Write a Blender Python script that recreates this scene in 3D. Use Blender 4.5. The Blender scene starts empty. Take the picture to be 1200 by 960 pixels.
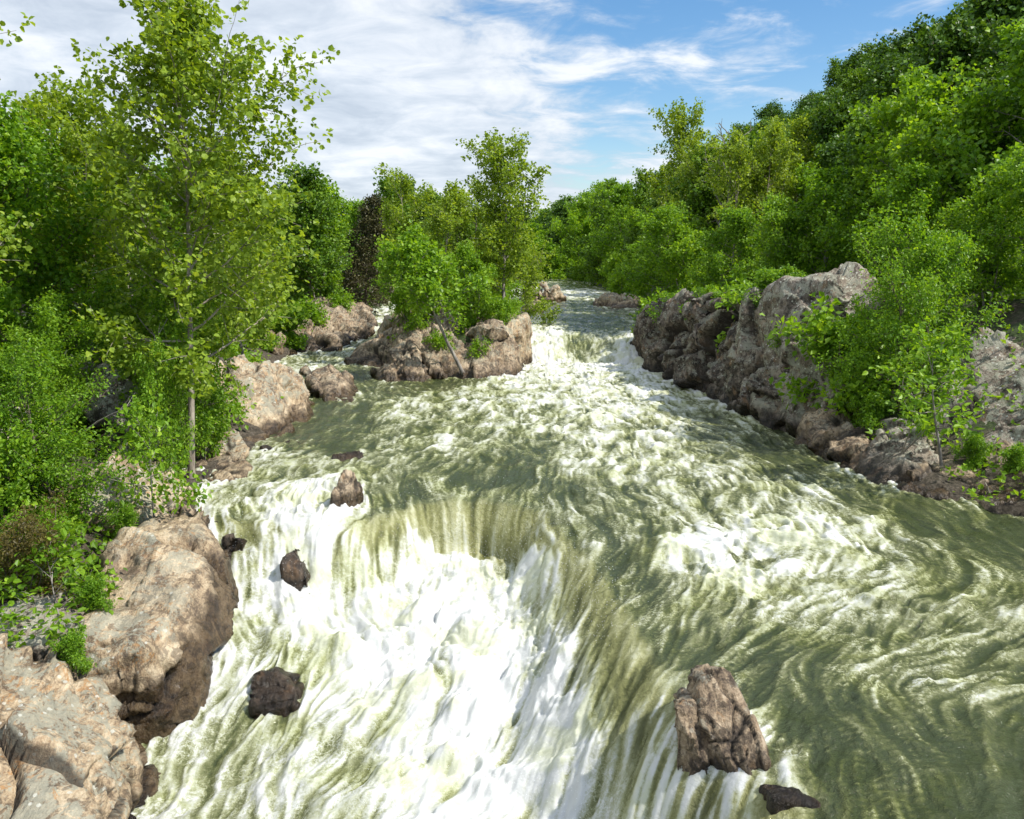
import bpy, bmesh, math, random
import numpy as np
from mathutils import Vector, Matrix

R = math.radians
SC = bpy.context.scene
COL = SC.collection
rng = np.random.default_rng(7)
random.seed(7)

# ------------------------------------------------------------------ camera
CAM_H = 7.0
FPX = 1039.0                     # focal length in pixels of a 1200 px wide frame
PITCH = math.atan(180.0 / FPX)   # horizon a little above the frame's centre
cp, sp = math.cos(PITCH), math.sin(PITCH)


def ray(px, py):
    u, v = (px - 600.0) / FPX, -(py - 480.0) / FPX
    return np.array([u, cp + v * sp, -sp + v * cp])


def D(px, py, d):                # point seen at (px, py), d metres up-river
    r = ray(px, py)
    return np.array([0, 0, CAM_H]) + r * (d / r[1])


def W(px, py, z):                # point seen at (px, py) on the level z
    r = ray(px, py)
    return np.array([0, 0, CAM_H]) + r * ((z - CAM_H) / r[2])


cam_d = bpy.data.cameras.new('camera')
cam_d.sensor_width = 36.0
cam_d.lens = 36.0 * FPX / 1200.0
cam_d.clip_end = 6000.0
cam_d.clip_start = 0.1
cam = bpy.data.objects.new('camera', cam_d)
COL.objects.link(cam)
cam.location = (0, 0, CAM_H)
cam.rotation_euler = (math.pi / 2 - PITCH, 0, 0)
SC.camera = cam

# ------------------------------------------------------------------ noise
TAB = rng.random(65536).astype(np.float32)


def _h(ix, iy, iz, seed):
    k = (ix * 73856093) ^ (iy * 19349663) ^ (iz * 83492791) ^ (seed * 40503 + 977)
    k = (k ^ (k >> 13)) * 1274126177
    return TAB[(k ^ (k >> 16)) & 65535]


def vn2(x, y, seed=0):
    xi, yi = np.floor(x), np.floor(y)
    fx, fy = (x - xi).astype(np.float32), (y - yi).astype(np.float32)
    xi, yi = xi.astype(np.int64), yi.astype(np.int64)
    fx = fx * fx * fx * (fx * (fx * 6 - 15) + 10)
    fy = fy * fy * fy * (fy * (fy * 6 - 15) + 10)
    a = _h(xi, yi, 0, seed); b = _h(xi + 1, yi, 0, seed)
    c = _h(xi, yi + 1, 0, seed); d = _h(xi + 1, yi + 1, 0, seed)
    return (a + (b - a) * fx + (c - a) * fy + (a - b - c + d) * fx * fy) * 2 - 1


def vn3(p, seed=0):
    pi = np.floor(p)
    f = (p - pi).astype(np.float32)
    pi = pi.astype(np.int64)
    f = f * f * f * (f * (f * 6 - 15) + 10)
    out = 0
    for dx in (0, 1):
        for dy in (0, 1):
            for dz in (0, 1):
                w = (f[:, 0] if dx else 1 - f[:, 0]) * (f[:, 1] if dy else 1 - f[:, 1]) * (f[:, 2] if dz else 1 - f[:, 2])
                out = out + w * _h(pi[:, 0] + dx, pi[:, 1] + dy, pi[:, 2] + dz, seed)
    return out * 2 - 1


def fbm2(x, y, seed=0, octv=4, gain=0.5, lac=2.03, ridged=False):
    s, a, t = 0.0, 1.0, 0.0
    for i in range(octv):
        n = vn2(x * lac ** i + 17.3 * i, y * lac ** i - 9.1 * i, seed + i)
        s = s + a * ((1 - 2 * np.abs(n)) if ridged else n)
        t += a
        a *= gain
    return s / t


def fbm3(p, seed=0, octv=4, gain=0.5, lac=2.03, ridged=False):
    s, a, t = 0.0, 1.0, 0.0
    for i in range(octv):
        n = vn3(p * lac ** i + 13.7 * i, seed + i)
        s = s + a * ((1 - 2 * np.abs(n)) if ridged else n)
        t += a
        a *= gain
    return s / t


def cells3(p, seed=0):
    """nearest jittered cell: random value of the cell, and F2-F1"""
    pi = np.floor(p).astype(np.int64)
    f1 = np.full(len(p), 9.0); f2 = np.full(len(p), 9.0); val = np.zeros(len(p))
    for dx in (-1, 0, 1):
        for dy in (-1, 0, 1):
            for dz in (-1, 0, 1):
                c = pi + np.array([dx, dy, dz])
                q = np.stack([_h(c[:, 0], c[:, 1], c[:, 2], seed + 11 * k) for k in (1, 2, 3)], 1)
                dist = np.linalg.norm(c + q - p, axis=1)
                v = _h(c[:, 0], c[:, 1], c[:, 2], seed + 55)
                near = dist < f1
                f2 = np.where(near, f1, np.minimum(f2, dist))
                val = np.where(near, v, val)
                f1 = np.where(near, dist, f1)
    return val, f2 - f1


def facets3(p, seed=0):
    """jittered cells again, with a tilted plane in each: (value, F2-F1, tilt offset)"""
    pi = np.floor(p).astype(np.int64)
    f1 = np.full(len(p), 9.0); f2 = np.full(len(p), 9.0); val = np.zeros(len(p)); tl = np.zeros(len(p))
    for dx in (-1, 0, 1):
        for dy in (-1, 0, 1):
            for dz in (-1, 0, 1):
                c = pi + np.array([dx, dy, dz])
                q = np.stack([_h(c[:, 0], c[:, 1], c[:, 2], seed + 11 * k) for k in (1, 2, 3)], 1)
                df = p - c - q
                dist = np.linalg.norm(df, axis=1)
                v = _h(c[:, 0], c[:, 1], c[:, 2], seed + 55)
                tv = np.stack([_h(c[:, 0], c[:, 1], c[:, 2], seed + 71 * k) for k in (1, 2, 3)], 1) - 0.5
                near = dist < f1
                f2 = np.where(near, f1, np.minimum(f2, dist))
                val = np.where(near, v, val)
                tl = np.where(near, (df * tv).sum(1), tl)
                f1 = np.where(near, dist, f1)
    return val, f2 - f1, tl


def sstep(a, b, x):
    t = np.clip((x - a) / (b - a), 0, 1)
    return t * t * (3 - 2 * t)


# ------------------------------------------------------------------ mesh helpers
def mesh_from(name, verts, faces, smooth=True):
    """faces: (n,3) or (n,4) int array"""
    me = bpy.data.meshes.new(name)
    verts = np.asarray(verts, np.float32)
    faces = np.asarray(faces, np.int32)
    n, k = faces.shape
    me.vertices.add(len(verts))
    me.vertices.foreach_set('co', verts.ravel())
    me.loops.add(n * k)
    me.loops.foreach_set('vertex_index', faces.ravel())
    me.polygons.add(n)
    me.polygons.foreach_set('loop_start', np.arange(0, n * k, k, dtype=np.int32))
    me.polygons.foreach_set('use_smooth', np.full(n, smooth))
    me.update(calc_edges=True)
    return me


def set_attr(me, name, vals):
    a = me.attributes.new(name, 'FLOAT', 'POINT')
    a.data.foreach_set('value', np.asarray(vals, np.float32))


def link(name, me, mat, parent=None):
    o = bpy.data.objects.new(name, me)
    COL.objects.link(o)
    if mat is not None and len(me.materials) == 0:
        me.materials.append(mat)
    if parent is not None:
        o.parent = parent
    return o


def tag(o, label=None, cat=None, group=None, kind=None):
    if label: o['label'] = label
    if cat: o['category'] = cat
    if group: o['group'] = group
    if kind: o['kind'] = kind
    return o


def empty(name, loc, rz=0.0):
    o = bpy.data.objects.new(name, None)
    COL.objects.link(o)
    o.location = loc
    o.rotation_euler = (0, 0, rz)
    o.empty_display_size = 0.3
    return o


# ------------------------------------------------------------------ node helpers
class NT:
    def __init__(self, name):
        self.mat = bpy.data.materials.new(name)
        self.mat.use_nodes = True
        self.t = self.mat.node_tree
        self.t.nodes.clear()

    def n(self, typ, **kw):
        nd = self.t.nodes.new(typ)
        for k, v in kw.items():
            setattr(nd, k, v)
        return nd

    def l(self, a, b):
        self.t.links.new(a, b)

    def put(self, sock, v):
        if isinstance(v, bpy.types.NodeSocket):
            self.l(v, sock)
        else:
            sock.default_value = v

    def math(self, op, a, b=0.0, c=0.0, clamp=False):
        m = self.n('ShaderNodeMath', operation=op, use_clamp=clamp)
        for i, v in enumerate((a, b, c)):
            if i < len(m.inputs):
                self.put(m.inputs[i], v)
        return m.outputs[0]

    def mix(self, f, a, b, blend='MIX'):
        m = self.n('ShaderNodeMix', data_type='RGBA', blend_type=blend)
        self.put(m.inputs[0], f)
        self.put(m.inputs[6], a if isinstance(a, bpy.types.NodeSocket) else (*a, 1))
        self.put(m.inputs[7], b if isinstance(b, bpy.types.NodeSocket) else (*b, 1))
        return m.outputs[2]

    def noise(self, vec, scale, detail=4, rough=0.55, dist=0.0):
        nd = self.n('ShaderNodeTexNoise')
        if vec is not None: self.l(vec, nd.inputs['Vector'])
        nd.inputs['Scale'].default_value = scale
        nd.inputs['Detail'].default_value = detail
        nd.inputs['Roughness'].default_value = rough
        nd.inputs['Distortion'].default_value = dist
        return nd.outputs[0]

    def step(self, x, lo, hi, a=0.0, b=1.0):
        m = self.n('ShaderNodeMapRange', interpolation_type='SMOOTHSTEP')
        self.put(m.inputs[0], x)
        for i, v in ((1, lo), (2, hi), (3, a), (4, b)):
            self.put(m.inputs[i], v)
        return m.outputs[0]

    def ramp(self, x, stops):
        r = self.n('ShaderNodeValToRGB')
        self.put(r.inputs[0], x)
        e = r.color_ramp.elements
        while len(e) < len(stops): e.new(0.5)
        for el, (p, c) in zip(e, stops):
            el.position = p
            el.color = (*c, 1)
        return r.outputs[0]

    def attr(self, name):
        a = self.n('ShaderNodeAttribute', attribute_name=name)
        return a.outputs['Fac']

    def out(self, shader):
        o = self.n('ShaderNodeOutputMaterial')
        self.l(shader, o.inputs['Surface'])
        return self.mat


# ------------------------------------------------------------------ river plan
# bank lines (x of the water's edge at each distance y)
def lin(y, pts):
    ys, xs = zip(*pts)
    return np.interp(y, ys, xs)


BANK_L = [(5, -8.5), (14, -7.2), (17, -6.7), (20, -6.6), (22.5, -8.3), (25, -8.8), (28, -9.2), (33, -8.9), (40, -9.3), (44, -11.5),
          (55, -14.8), (62, -15.2), (75, -14.5), (95, -13.8), (120, -14.5), (200, -12), (400, -12)]
BANK_R = [(5, 24), (12, 19), (18, 16), (23, 13.4), (26, 11.4), (33, 10.8), (40, 10.6), (47, 9.3), (54, 8.9), (60, 8.4), (70, 10.5),
          (85, 13.5), (100, 13), (130, 14.5), (180, 14), (260, 12), (400, 12)]


def xl(y): return lin(y, BANK_L)
def xr(y): return lin(y, BANK_R)


def island_f(x, y):              # >0 inside the mid-river island
    return 1 - np.sqrt(((x + 4.2) / 5.0) ** 2 + ((y - 63) / 11.0) ** 2)


# crest of the horseshoe fall: pixel, drop of the first fall, plan width of its face
CREST = [(150, 590, .8, 2.4), (255, 598, 1.0, 3.0), (330, 604, 1.25, 3.0), (392, 608, 1.4, 2.3), (440, 598, 1.35, 1.7), (490, 582, 1.35, 0.8),
         (570, 580, 1.4, 0.65), (640, 592, 1.4, 0.8), (668, 622, 1.45, 1.6), (705, 662, 1.6, 2.4), (735, 705, 1.8, 3.0), (765, 750, 2.1, 3.2),
         (790, 800, 2.15, 2.8), (806, 832, 2.0, 1.3), (868, 872, 1.5, 0.8), (925, 915, 1.1, 0.9), (985, 965, 1.1, 1.2), (1080, 1100, 1.2, 1.2)]
CR = np.array([W(a, b, -0.1)[:2] for a, b, _, _ in CREST])
CRD = np.array([c[2] for c in CREST]); CRW = np.array([c[3] for c in CREST])
POOL = np.vstack([CR, [[6, -5], [-30, -5], [-30, CR[0, 1]]]])


def crest_field(x, y):
    """signed distance past the crest (positive in the plunge pool), drop and width there"""
    best = np.full(x.shape, 1e9); dr = np.zeros(x.shape); wd = np.ones(x.shape)
    for i in range(len(CR) - 1):
        a, b = CR[i], CR[i + 1]
        ab = b - a
        t = np.clip(((x - a[0]) * ab[0] + (y - a[1]) * ab[1]) / (ab @ ab), 0, 1)
        d = np.hypot(x - a[0] - t * ab[0], y - a[1] - t * ab[1])
        m = d < best
        best = np.where(m, d, best)
        dr = np.where(m, CRD[i] + (CRD[i + 1] - CRD[i]) * t, dr)
        wd = np.where(m, CRW[i] + (CRW[i + 1] - CRW[i]) * t, wd)
    ins = np.zeros(x.shape, bool)
    n = len(POOL)
    for i in range(n):
        (x1, y1), (x2, y2) = POOL[i], POOL[(i + 1) % n]
        c = (y1 > y) != (y2 > y)
        xi = (x2 - x1) * (y - y1) / ((y2 - y1) if abs(y2 - y1) > 1e-9 else 1e-9) + x1
        ins ^= c & (x < xi)
    return np.where(ins, best, -best), dr, wd


def water_base(x, y):
    """mean level of the water without waves; also the signed distance past the crest"""
    s, dr, wd = crest_field(x, y)
    fall = 1.5 * sstep(57.2, 63.4, y + 0.35 * np.abs(x - 4.8) - 0.7)        # upper ledge fall, main channel
    tong = -0.45 * np.exp(-((x - 5.0) / 1.5) ** 2) * sstep(56.5, 59.5, y) * (1 - sstep(61, 65, y))
    side = 1.5 * sstep(57, 100, y)                                           # left channel: a long chute
    k = sstep(-6, -1.5, x + 0.05 * (y - 60))
    up = fall * k + side * (1 - k) + tong + 0.6 * sstep(95, 180, y)
    up = up - 0.30 * sstep(-2.2, 0.2, s) * (y < 60)                          # draws down to the lip
    low = -1.35 - 1.85 * sstep(25, 14.5, y)
    t = np.clip(s / wd, 0, 1)
    prof = 1 - np.sqrt(np.clip(1 - t * t, 0, 1)) * (1 - 0.25 * t)            # rolls over the lip, then steep
    soft = sstep(0.8, 2.2, wd)
    prof = np.clip(prof * (1 - soft) + t * t * (3 - 2 * t) * soft, 0, 1)
    far = sstep(0, 6.5, s - wd)
    low = low + 0.65 * np.exp(-((x + 0.2) / 2.4) ** 2 - ((y - 17.5) / 5.0) ** 2)      # the boil heaps up under the fall
    end = np.minimum(up - dr, np.where(dr > 0, -0.3 - dr, 0)) * (1 - far) + low * far
    z = np.where(s > 0, up * (1 - prof) + end * prof, up)
    return z, s


# ------------------------------------------------------------------ terrain
def terrain(x, y):
    x = np.asarray(x, float); y = np.asarray(y, float)
    L = xl(y) - x                    # metres inland on the left bank
    Rr = x - xr(y)                   # metres inland on the right bank
    rise = 1.5 * sstep(57, 100, y)
    left = rise + 0.2 + 1.6 * sstep(0.0, 4.0, L) + 2.6 * sstep(3, 16, L) + 5.0 * sstep(14, 70, L)
    left = np.where(y < 25, left - 2.6 * sstep(24, 15, y), left)
    right = rise + 0.2 + 3.0 * sstep(0.2, 4.5, Rr) * (0.55 + 0.45 * sstep(24, 34, y)) + 2.0 * sstep(3, 11, Rr)
    hill = 21 * sstep(9, 46, Rr) * sstep(20, 62, y) * (1 - 0.62 * sstep(150, 330, y))
    right = right + hill
    bed = -5.5
    z = np.where(L > -0.6, bed + (left - bed) * sstep(-0.6, 0.5, L), np.where(Rr > -0.6, bed + (right - bed) * sstep(-0.6, 0.5, Rr), bed))
    isl = island_f(x, y)
    z = np.where(isl > 0, np.maximum(z, -2 + 5.3 * sstep(0, 0.35, isl)), z)
    far = sstep(190, 240, y)
    z = np.maximum(z, np.where(y > 185, -5 + 8.5 * far, -9))
    n = 0.35 * fbm2(x * 0.35, y * 0.35, 3, 4) + 0.8 * fbm2(x * 0.06, y * 0.06, 9, 3) * sstep(3, 12, np.maximum(L, Rr))
    return z + n


WL = []                           # rock surfaces at the water's level
VIS = []                          # visible corners of the rocks: the soil lies below them


def ground_z(x, y):
    z = terrain(x, y)
    if VIS:
        for v in np.array(VIS):
            m = (np.abs(x - v[0]) < 9) & (np.abs(y - v[1]) < 9)
            if m.any():
                dd = np.hypot(x[m] - v[0], y[m] - v[1])
                z[m] = np.minimum(z[m], v[2] - 0.30 + 0.75 * dd)
        inland = np.maximum(xl(y) - x, x - xr(y))          # but never under the river's own level behind its edge
        z = np.where((inland > 0.4) & (y > 23.5) & (y < 190), np.maximum(z, 1.5 * sstep(57, 100, y) + 0.15 + 0.6 * sstep(95, 180, y)), z)
    return z
# ------------------------------------------------------------------ flow and foam, from hand-placed guides
FLOW = [  # from pixel, to pixel, level
    (700, 342, 690, 372, 1.5), (640, 350, 655, 372, 1.5), (690, 375, 680, 405, 1.5), (650, 395, 640, 430, .7), (720, 395, 735, 425, .7),
    (650, 430, 615, 475, 0), (700, 430, 745, 475, 0), (680, 430, 682, 475, 0), (600, 468, 545, 505, 0), (760, 468, 835, 515, 0), (690, 490, 695, 545, 0),
    (800, 520, 860, 575, 0), (880, 525, 965, 580, 0), (620, 520, 600, 570, 0), (540, 500, 470, 545, 0), (560, 560, 556, 610, 0), (640, 580, 636, 630, 0),
    (720, 560, 740, 620, 0), (800, 600, 850, 640, 0), (900, 600, 985, 650, 0), (1000, 590, 1090, 650, 0), (1080, 610, 1180, 660, 0),
    (840, 650, 770, 700, 0), (930, 680, 840, 715, 0), (1040, 690, 930, 720, 0), (1150, 690, 1040, 735, 0), (860, 720, 785, 770, 0), (980, 740, 870, 765, 0),
    (1100, 760, 980, 780, 0), (1190, 800, 1080, 800, 0), (860, 770, 800, 830, 0), (930, 800, 1000, 850, 0), (1050, 830, 1120, 890, 0), (1000, 880, 960, 950, 0),
    (1150, 880, 1170, 960, 0), (690, 620, 690, 670, -.5), (720, 670, 690, 720, -.8), (760, 760, 700, 830, -1), (790, 830, 740, 900, -1.5), (880, 910, 820, 950, -.8),
    (450, 450, 415, 495, 0), (480, 460, 440, 520, 0), (400, 500, 330, 545, 0), (380, 545, 300, 585, 0), (450, 550, 400, 600, 0), (330, 560, 270, 590, 0),
    (290, 595, 300, 650, -.6), (350, 610, 370, 680, -.9), (430, 600, 460, 660, -.8), (500, 600, 505, 650, -1), (580, 610, 570, 660, -1),
    (290, 680, 320, 760, -2), (560, 670, 530, 780, -2.3), (480, 700, 470, 800, -2.4), (630, 720, 580, 820, -2.5), (400, 740, 430, 830, -2.5), (330, 780, 350, 860, -3),
    (700, 820, 620, 900, -2.5), (520, 800, 440, 900, -3), (430, 860, 340, 930, -3.2), (320, 860, 250, 930, -3.3), (600, 900, 530, 970, -3.3), (740, 910, 690, 970, -2.8),
    (445, 368, 400, 395, .7), (400, 400, 350, 422, .3), (345, 425, 400, 448, 0), (420, 445, 470, 470, 0), (470, 350, 445, 368, 1.2)]
FOAM = [  # pixel, level, foam 0..1
    (700, 340, 1.5, .30), (680, 345, 1.5, .62), (640, 362, 1.5, .2), (660, 375, 1.5, .12), (700, 385, 1.5, .1), (680, 398, 1.3, .15), (722, 402, 1, .35), (740, 402, 1, .85), (632, 398, 1, .85),
    (650, 412, .6, .95), (690, 425, .2, .85), (740, 418, .4, .85), (620, 440, 0, .6), (680, 448, 0, .72), (750, 450, 0, .6), (640, 460, 0, .58),
    (580, 472, 0, .5), (650, 492, 0, .52), (720, 482, 0, .58), (800, 492, 0, .5), (850, 500, 0, .22), (900, 530, 0, .2), (930, 545, 0, .12), (890, 575, 0, .4), (850, 550, 0, .42),
    (560, 455, 0, .5), (530, 450, 0, .15), (500, 448, 0, .1), (455, 458, 0, .2), (470, 480, 0, .5), (500, 505, 0, .35), (540, 520, 0, .5), (600, 540, 0, .1), (540, 558, 0, .08), (600, 560, 0, .06), (660, 575, 0, .12),
    (700, 540, 0, .5), (780, 545, 0, .5), (740, 515, 0, .55), (640, 525, 0, .3), (720, 590, 0, .25), (770, 605, 0, .35), (690, 605, 0, .2), (740, 650, 0, .08), (715, 640, 0, .08), (760, 680, 0, .12), (800, 640, 0, .8), (850, 625, 0, .78), (900, 640, 0, .72), (960, 640, 0, .6),
    (820, 590, 0, .4), (870, 595, 0, .55), (1000, 665, 0, .45), (1030, 625, 0, .55), (960, 595, 0, .55), (1000, 580, 0, .25), (1080, 640, 0, .3), (1150, 650, 0, .12), (1180, 630, 0, .08), (1080, 600, 0, .1), (880, 690, 0, .6), (820, 690, 0, .5), (1000, 705, 0, .5), (1100, 700, 0, .35), (1180, 720, 0, .3),
    (850, 730, 0, .3), (950, 750, 0, .25), (1050, 780, 0, .28), (1150, 790, 0, .28), (820, 770, 0, .15), (900, 800, 0, .12), (950, 850, 0, .12), (1050, 870, 0, .15), (1150, 900, 0, .1), (1000, 930, 0, .15), (1180, 950, 0, .05),
    (430, 440, 0, .15), (350, 432, 0, .5), (400, 412, .3, .4), (445, 372, .8, .6), (470, 350, 1.2, .2), (380, 490, 0, .08), (350, 510, 0, .06), (420, 480, 0, .15), (300, 545, 0, .3), (350, 555, 0, .4), (280, 570, 0, .45), (425, 560, 0, .55), (450, 535, 0, .3), (395, 525, 0, .08), (480, 570, 0, .08),
    (300, 600, -.3, .62), (340, 612, -.4, .85), (370, 606, -.3, .8), (330, 650, -1, .85), (375, 650, -1, .88), (400, 640, -1, .7), (290, 650, -1.2, .5), (440, 625, -.8, .22), (465, 640, -1.2, .3),
    (510, 600, -.8, .3), (570, 605, -.8, .3), (630, 615, -.8, .32), (655, 640, -1, .5), (700, 690, -1, .5), (730, 740, -1, .42), (760, 800, -1, .22), (735, 810, -1.4, .3), (700, 860, -2, .5), (770, 880, -1.5, .5),
    (400, 680, -2, .88), (480, 680, -2, .95), (560, 680, -2, 1.0), (620, 720, -2.3, 1.0), (520, 760, -2.5, .95), (600, 800, -2.6, .98), (640, 860, -2.8, 1.0), (560, 900, -3.2, .82), (450, 820, -3, .85), (400, 780, -2.8, .85),
    (440, 900, -3.2, .66), (380, 880, -3.2, .5), (330, 855, -3.2, .36), (300, 900, -3.3, .4), (260, 930, -3.3, .4), (300, 760, -2.6, .55), (290, 700, -2, .4), (340, 730, -2.5, .72), (500, 950, -3.4, .68), (400, 950, -3.4, .48), (660, 950, -3, .95), (760, 940, -2, .8), (840, 950, -1.2, .75), (900, 940, -.9, .35)]


def logc(x, y):
    return x / y, 0.55 * np.log(y)


_fp = np.array([(*W(a, b, z)[:2], f) for a, b, z, f in FOAM])
_fl = []
for a, b, c, d, z in FLOW:
    p, q = W(a, b, z)[:2], W(c, d, z)[:2]
    for t in (0.15, 0.85):
        m = p + (q - p) * t
        _fl.append((*m, *((q - p) / np.linalg.norm(q - p))))
_fl = np.array(_fl)


def idw(x, y, pts, vals, power=3.2):
    gx, gy = logc(x, y)
    px, py = logc(pts[:, 0], pts[:, 1])
    acc = np.zeros((vals.shape[1],) + x.shape, np.float32); ws = np.zeros(x.shape, np.float32)
    for i in range(len(pts)):
        w = (((gx - px[i]) ** 2 + (gy - py[i]) ** 2 + 2e-4) ** (-power / 2)).astype(np.float32)
        ws += w
        for k in range(vals.shape[1]): acc[k] += w * np.float32(vals[i, k])
    return acc / ws


def raster(x0, x1, y0, y1, cell, seed=0):
    """foam, wave height and streaks on a plan raster, drawn out along the flow (line integral convolution)"""
    nx, ny = int((x1 - x0) / cell), int((y1 - y0) / cell)
    xs, ys = x0 + np.arange(nx) * cell, y0 + np.arange(ny) * cell
    X, Y = np.meshgrid(xs, ys)
    sub = 4
    Xc, Yc = X[::sub, ::sub], Y[::sub, ::sub]
    fc = idw(Xc, Yc, _fp, _fp[:, 2:3])[0]
    vc = idw(Xc, Yc, _fl, _fl[:, 2:4], 2.6)

    def up(a):
        fy = np.clip(np.arange(ny) / sub, 0, a.shape[0] - 1.001); fx = np.clip(np.arange(nx) / sub, 0, a.shape[1] - 1.001)
        iy, ix = fy.astype(int), fx.astype(int); ty, tx = (fy - iy)[:, None], (fx - ix)[None]
        A = a[iy][:, ix]; B = a[iy][:, ix + 1]; C = a[iy + 1][:, ix]; E = a[iy + 1][:, ix + 1]
        return (A * (1 - tx) + B * tx) * (1 - ty) + (C * (1 - tx) + E * tx) * ty
    F0 = up(fc); VX = up(vc[0]); VY = up(vc[1])
    # eddies bend the stream lines
    calm = sstep(-0.2, 1.0, crest_field(Xc, Yc)[0]); calm = up(calm * (1 - sstep(2.5, 4.0, crest_field(Xc, Yc)[0])))
    ang = (0.7 * fbm2(X * 0.45, Y * 0.45, 21, 3) + 0.45 * vn2(X * 1.3, Y * 1.3, 26) + 0.75 * fbm2(X * 2.6, Y * 2.6, 27, 2)) * (1 - 0.85 * calm) * np.clip(0.25 + 1.0 * F0, 0.3, 1.0)
    ca, sa = np.cos(ang), np.sin(ang)
    VX, VY = VX * ca - VY * sa, VX * sa + VY * ca
    nrm = np.hypot(VX, VY) + 1e-6
    VX = (VX / nrm).astype(np.float32); VY = (VY / nrm).astype(np.float32)
    src = [fbm2(X * 1.1, Y * 1.1, 31, 3), vn2(X * 3.4, Y * 3.4, 41) + 0.5 * vn2(X * 7, Y * 7, 43), vn2(X * 10, Y * 10, 51) + 0.8 * vn2(X * 19, Y * 19, 53),
           np.clip(vn2(X * 8.5, Y * 8.5, 56) + 0.6 * vn2(X * 17, Y * 17, 57) - 0.55, 0, 1)]
    lens = [1.6, 1.1, 0.45, 2.4]
    outs = []
    for S, L in zip(src, lens):
        S = S.astype(np.float32)
        step = max(cell * 0.8, L / 16)
        acc = S.copy(); cnt = 1.0
        for sg in (1, -1):
            PX = np.tile(np.arange(nx, dtype=np.float32), (ny, 1)); PY = np.tile(np.arange(ny, dtype=np.float32)[:, None], (1, nx))
            n = int(L / step)
            for k in range(n):
                ix = np.clip(PX + 0.5, 0, nx - 1).astype(np.int32); iy = np.clip(PY + 0.5, 0, ny - 1).astype(np.int32)
                PX += sg * VX[iy, ix] * (step / cell); PY += sg * VY[iy, ix] * (step / cell)
                ix = np.clip(PX + 0.5, 0, nx - 1).astype(np.int32); iy = np.clip(PY + 0.5, 0, ny - 1).astype(np.int32)
                w = 1 - k / n
                acc += w * S[iy, ix]; cnt += w
        acc /= cnt
        outs.append(acc / (acc.std() + 1e-6))
    return dict(x0=x0, y0=y0, cell=cell, nx=nx, ny=ny, F0=F0.astype(np.float32), A=outs[0], B=outs[1], C=outs[2], T=outs[3])


def sample(r, key, x, y):
    a = r[key]
    fx = np.clip((x - r['x0']) / r['cell'], 0, r['nx'] - 1.001); fy = np.clip((y - r['y0']) / r['cell'], 0, r['ny'] - 1.001)
    ix, iy = fx.astype(np.int32), fy.astype(np.int32)
    tx, ty = fx - ix, fy - iy
    return (a[iy, ix] * (1 - tx) + a[iy, ix + 1] * tx) * (1 - ty) + (a[iy + 1, ix] * (1 - tx) + a[iy + 1, ix + 1] * tx) * ty


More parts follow.
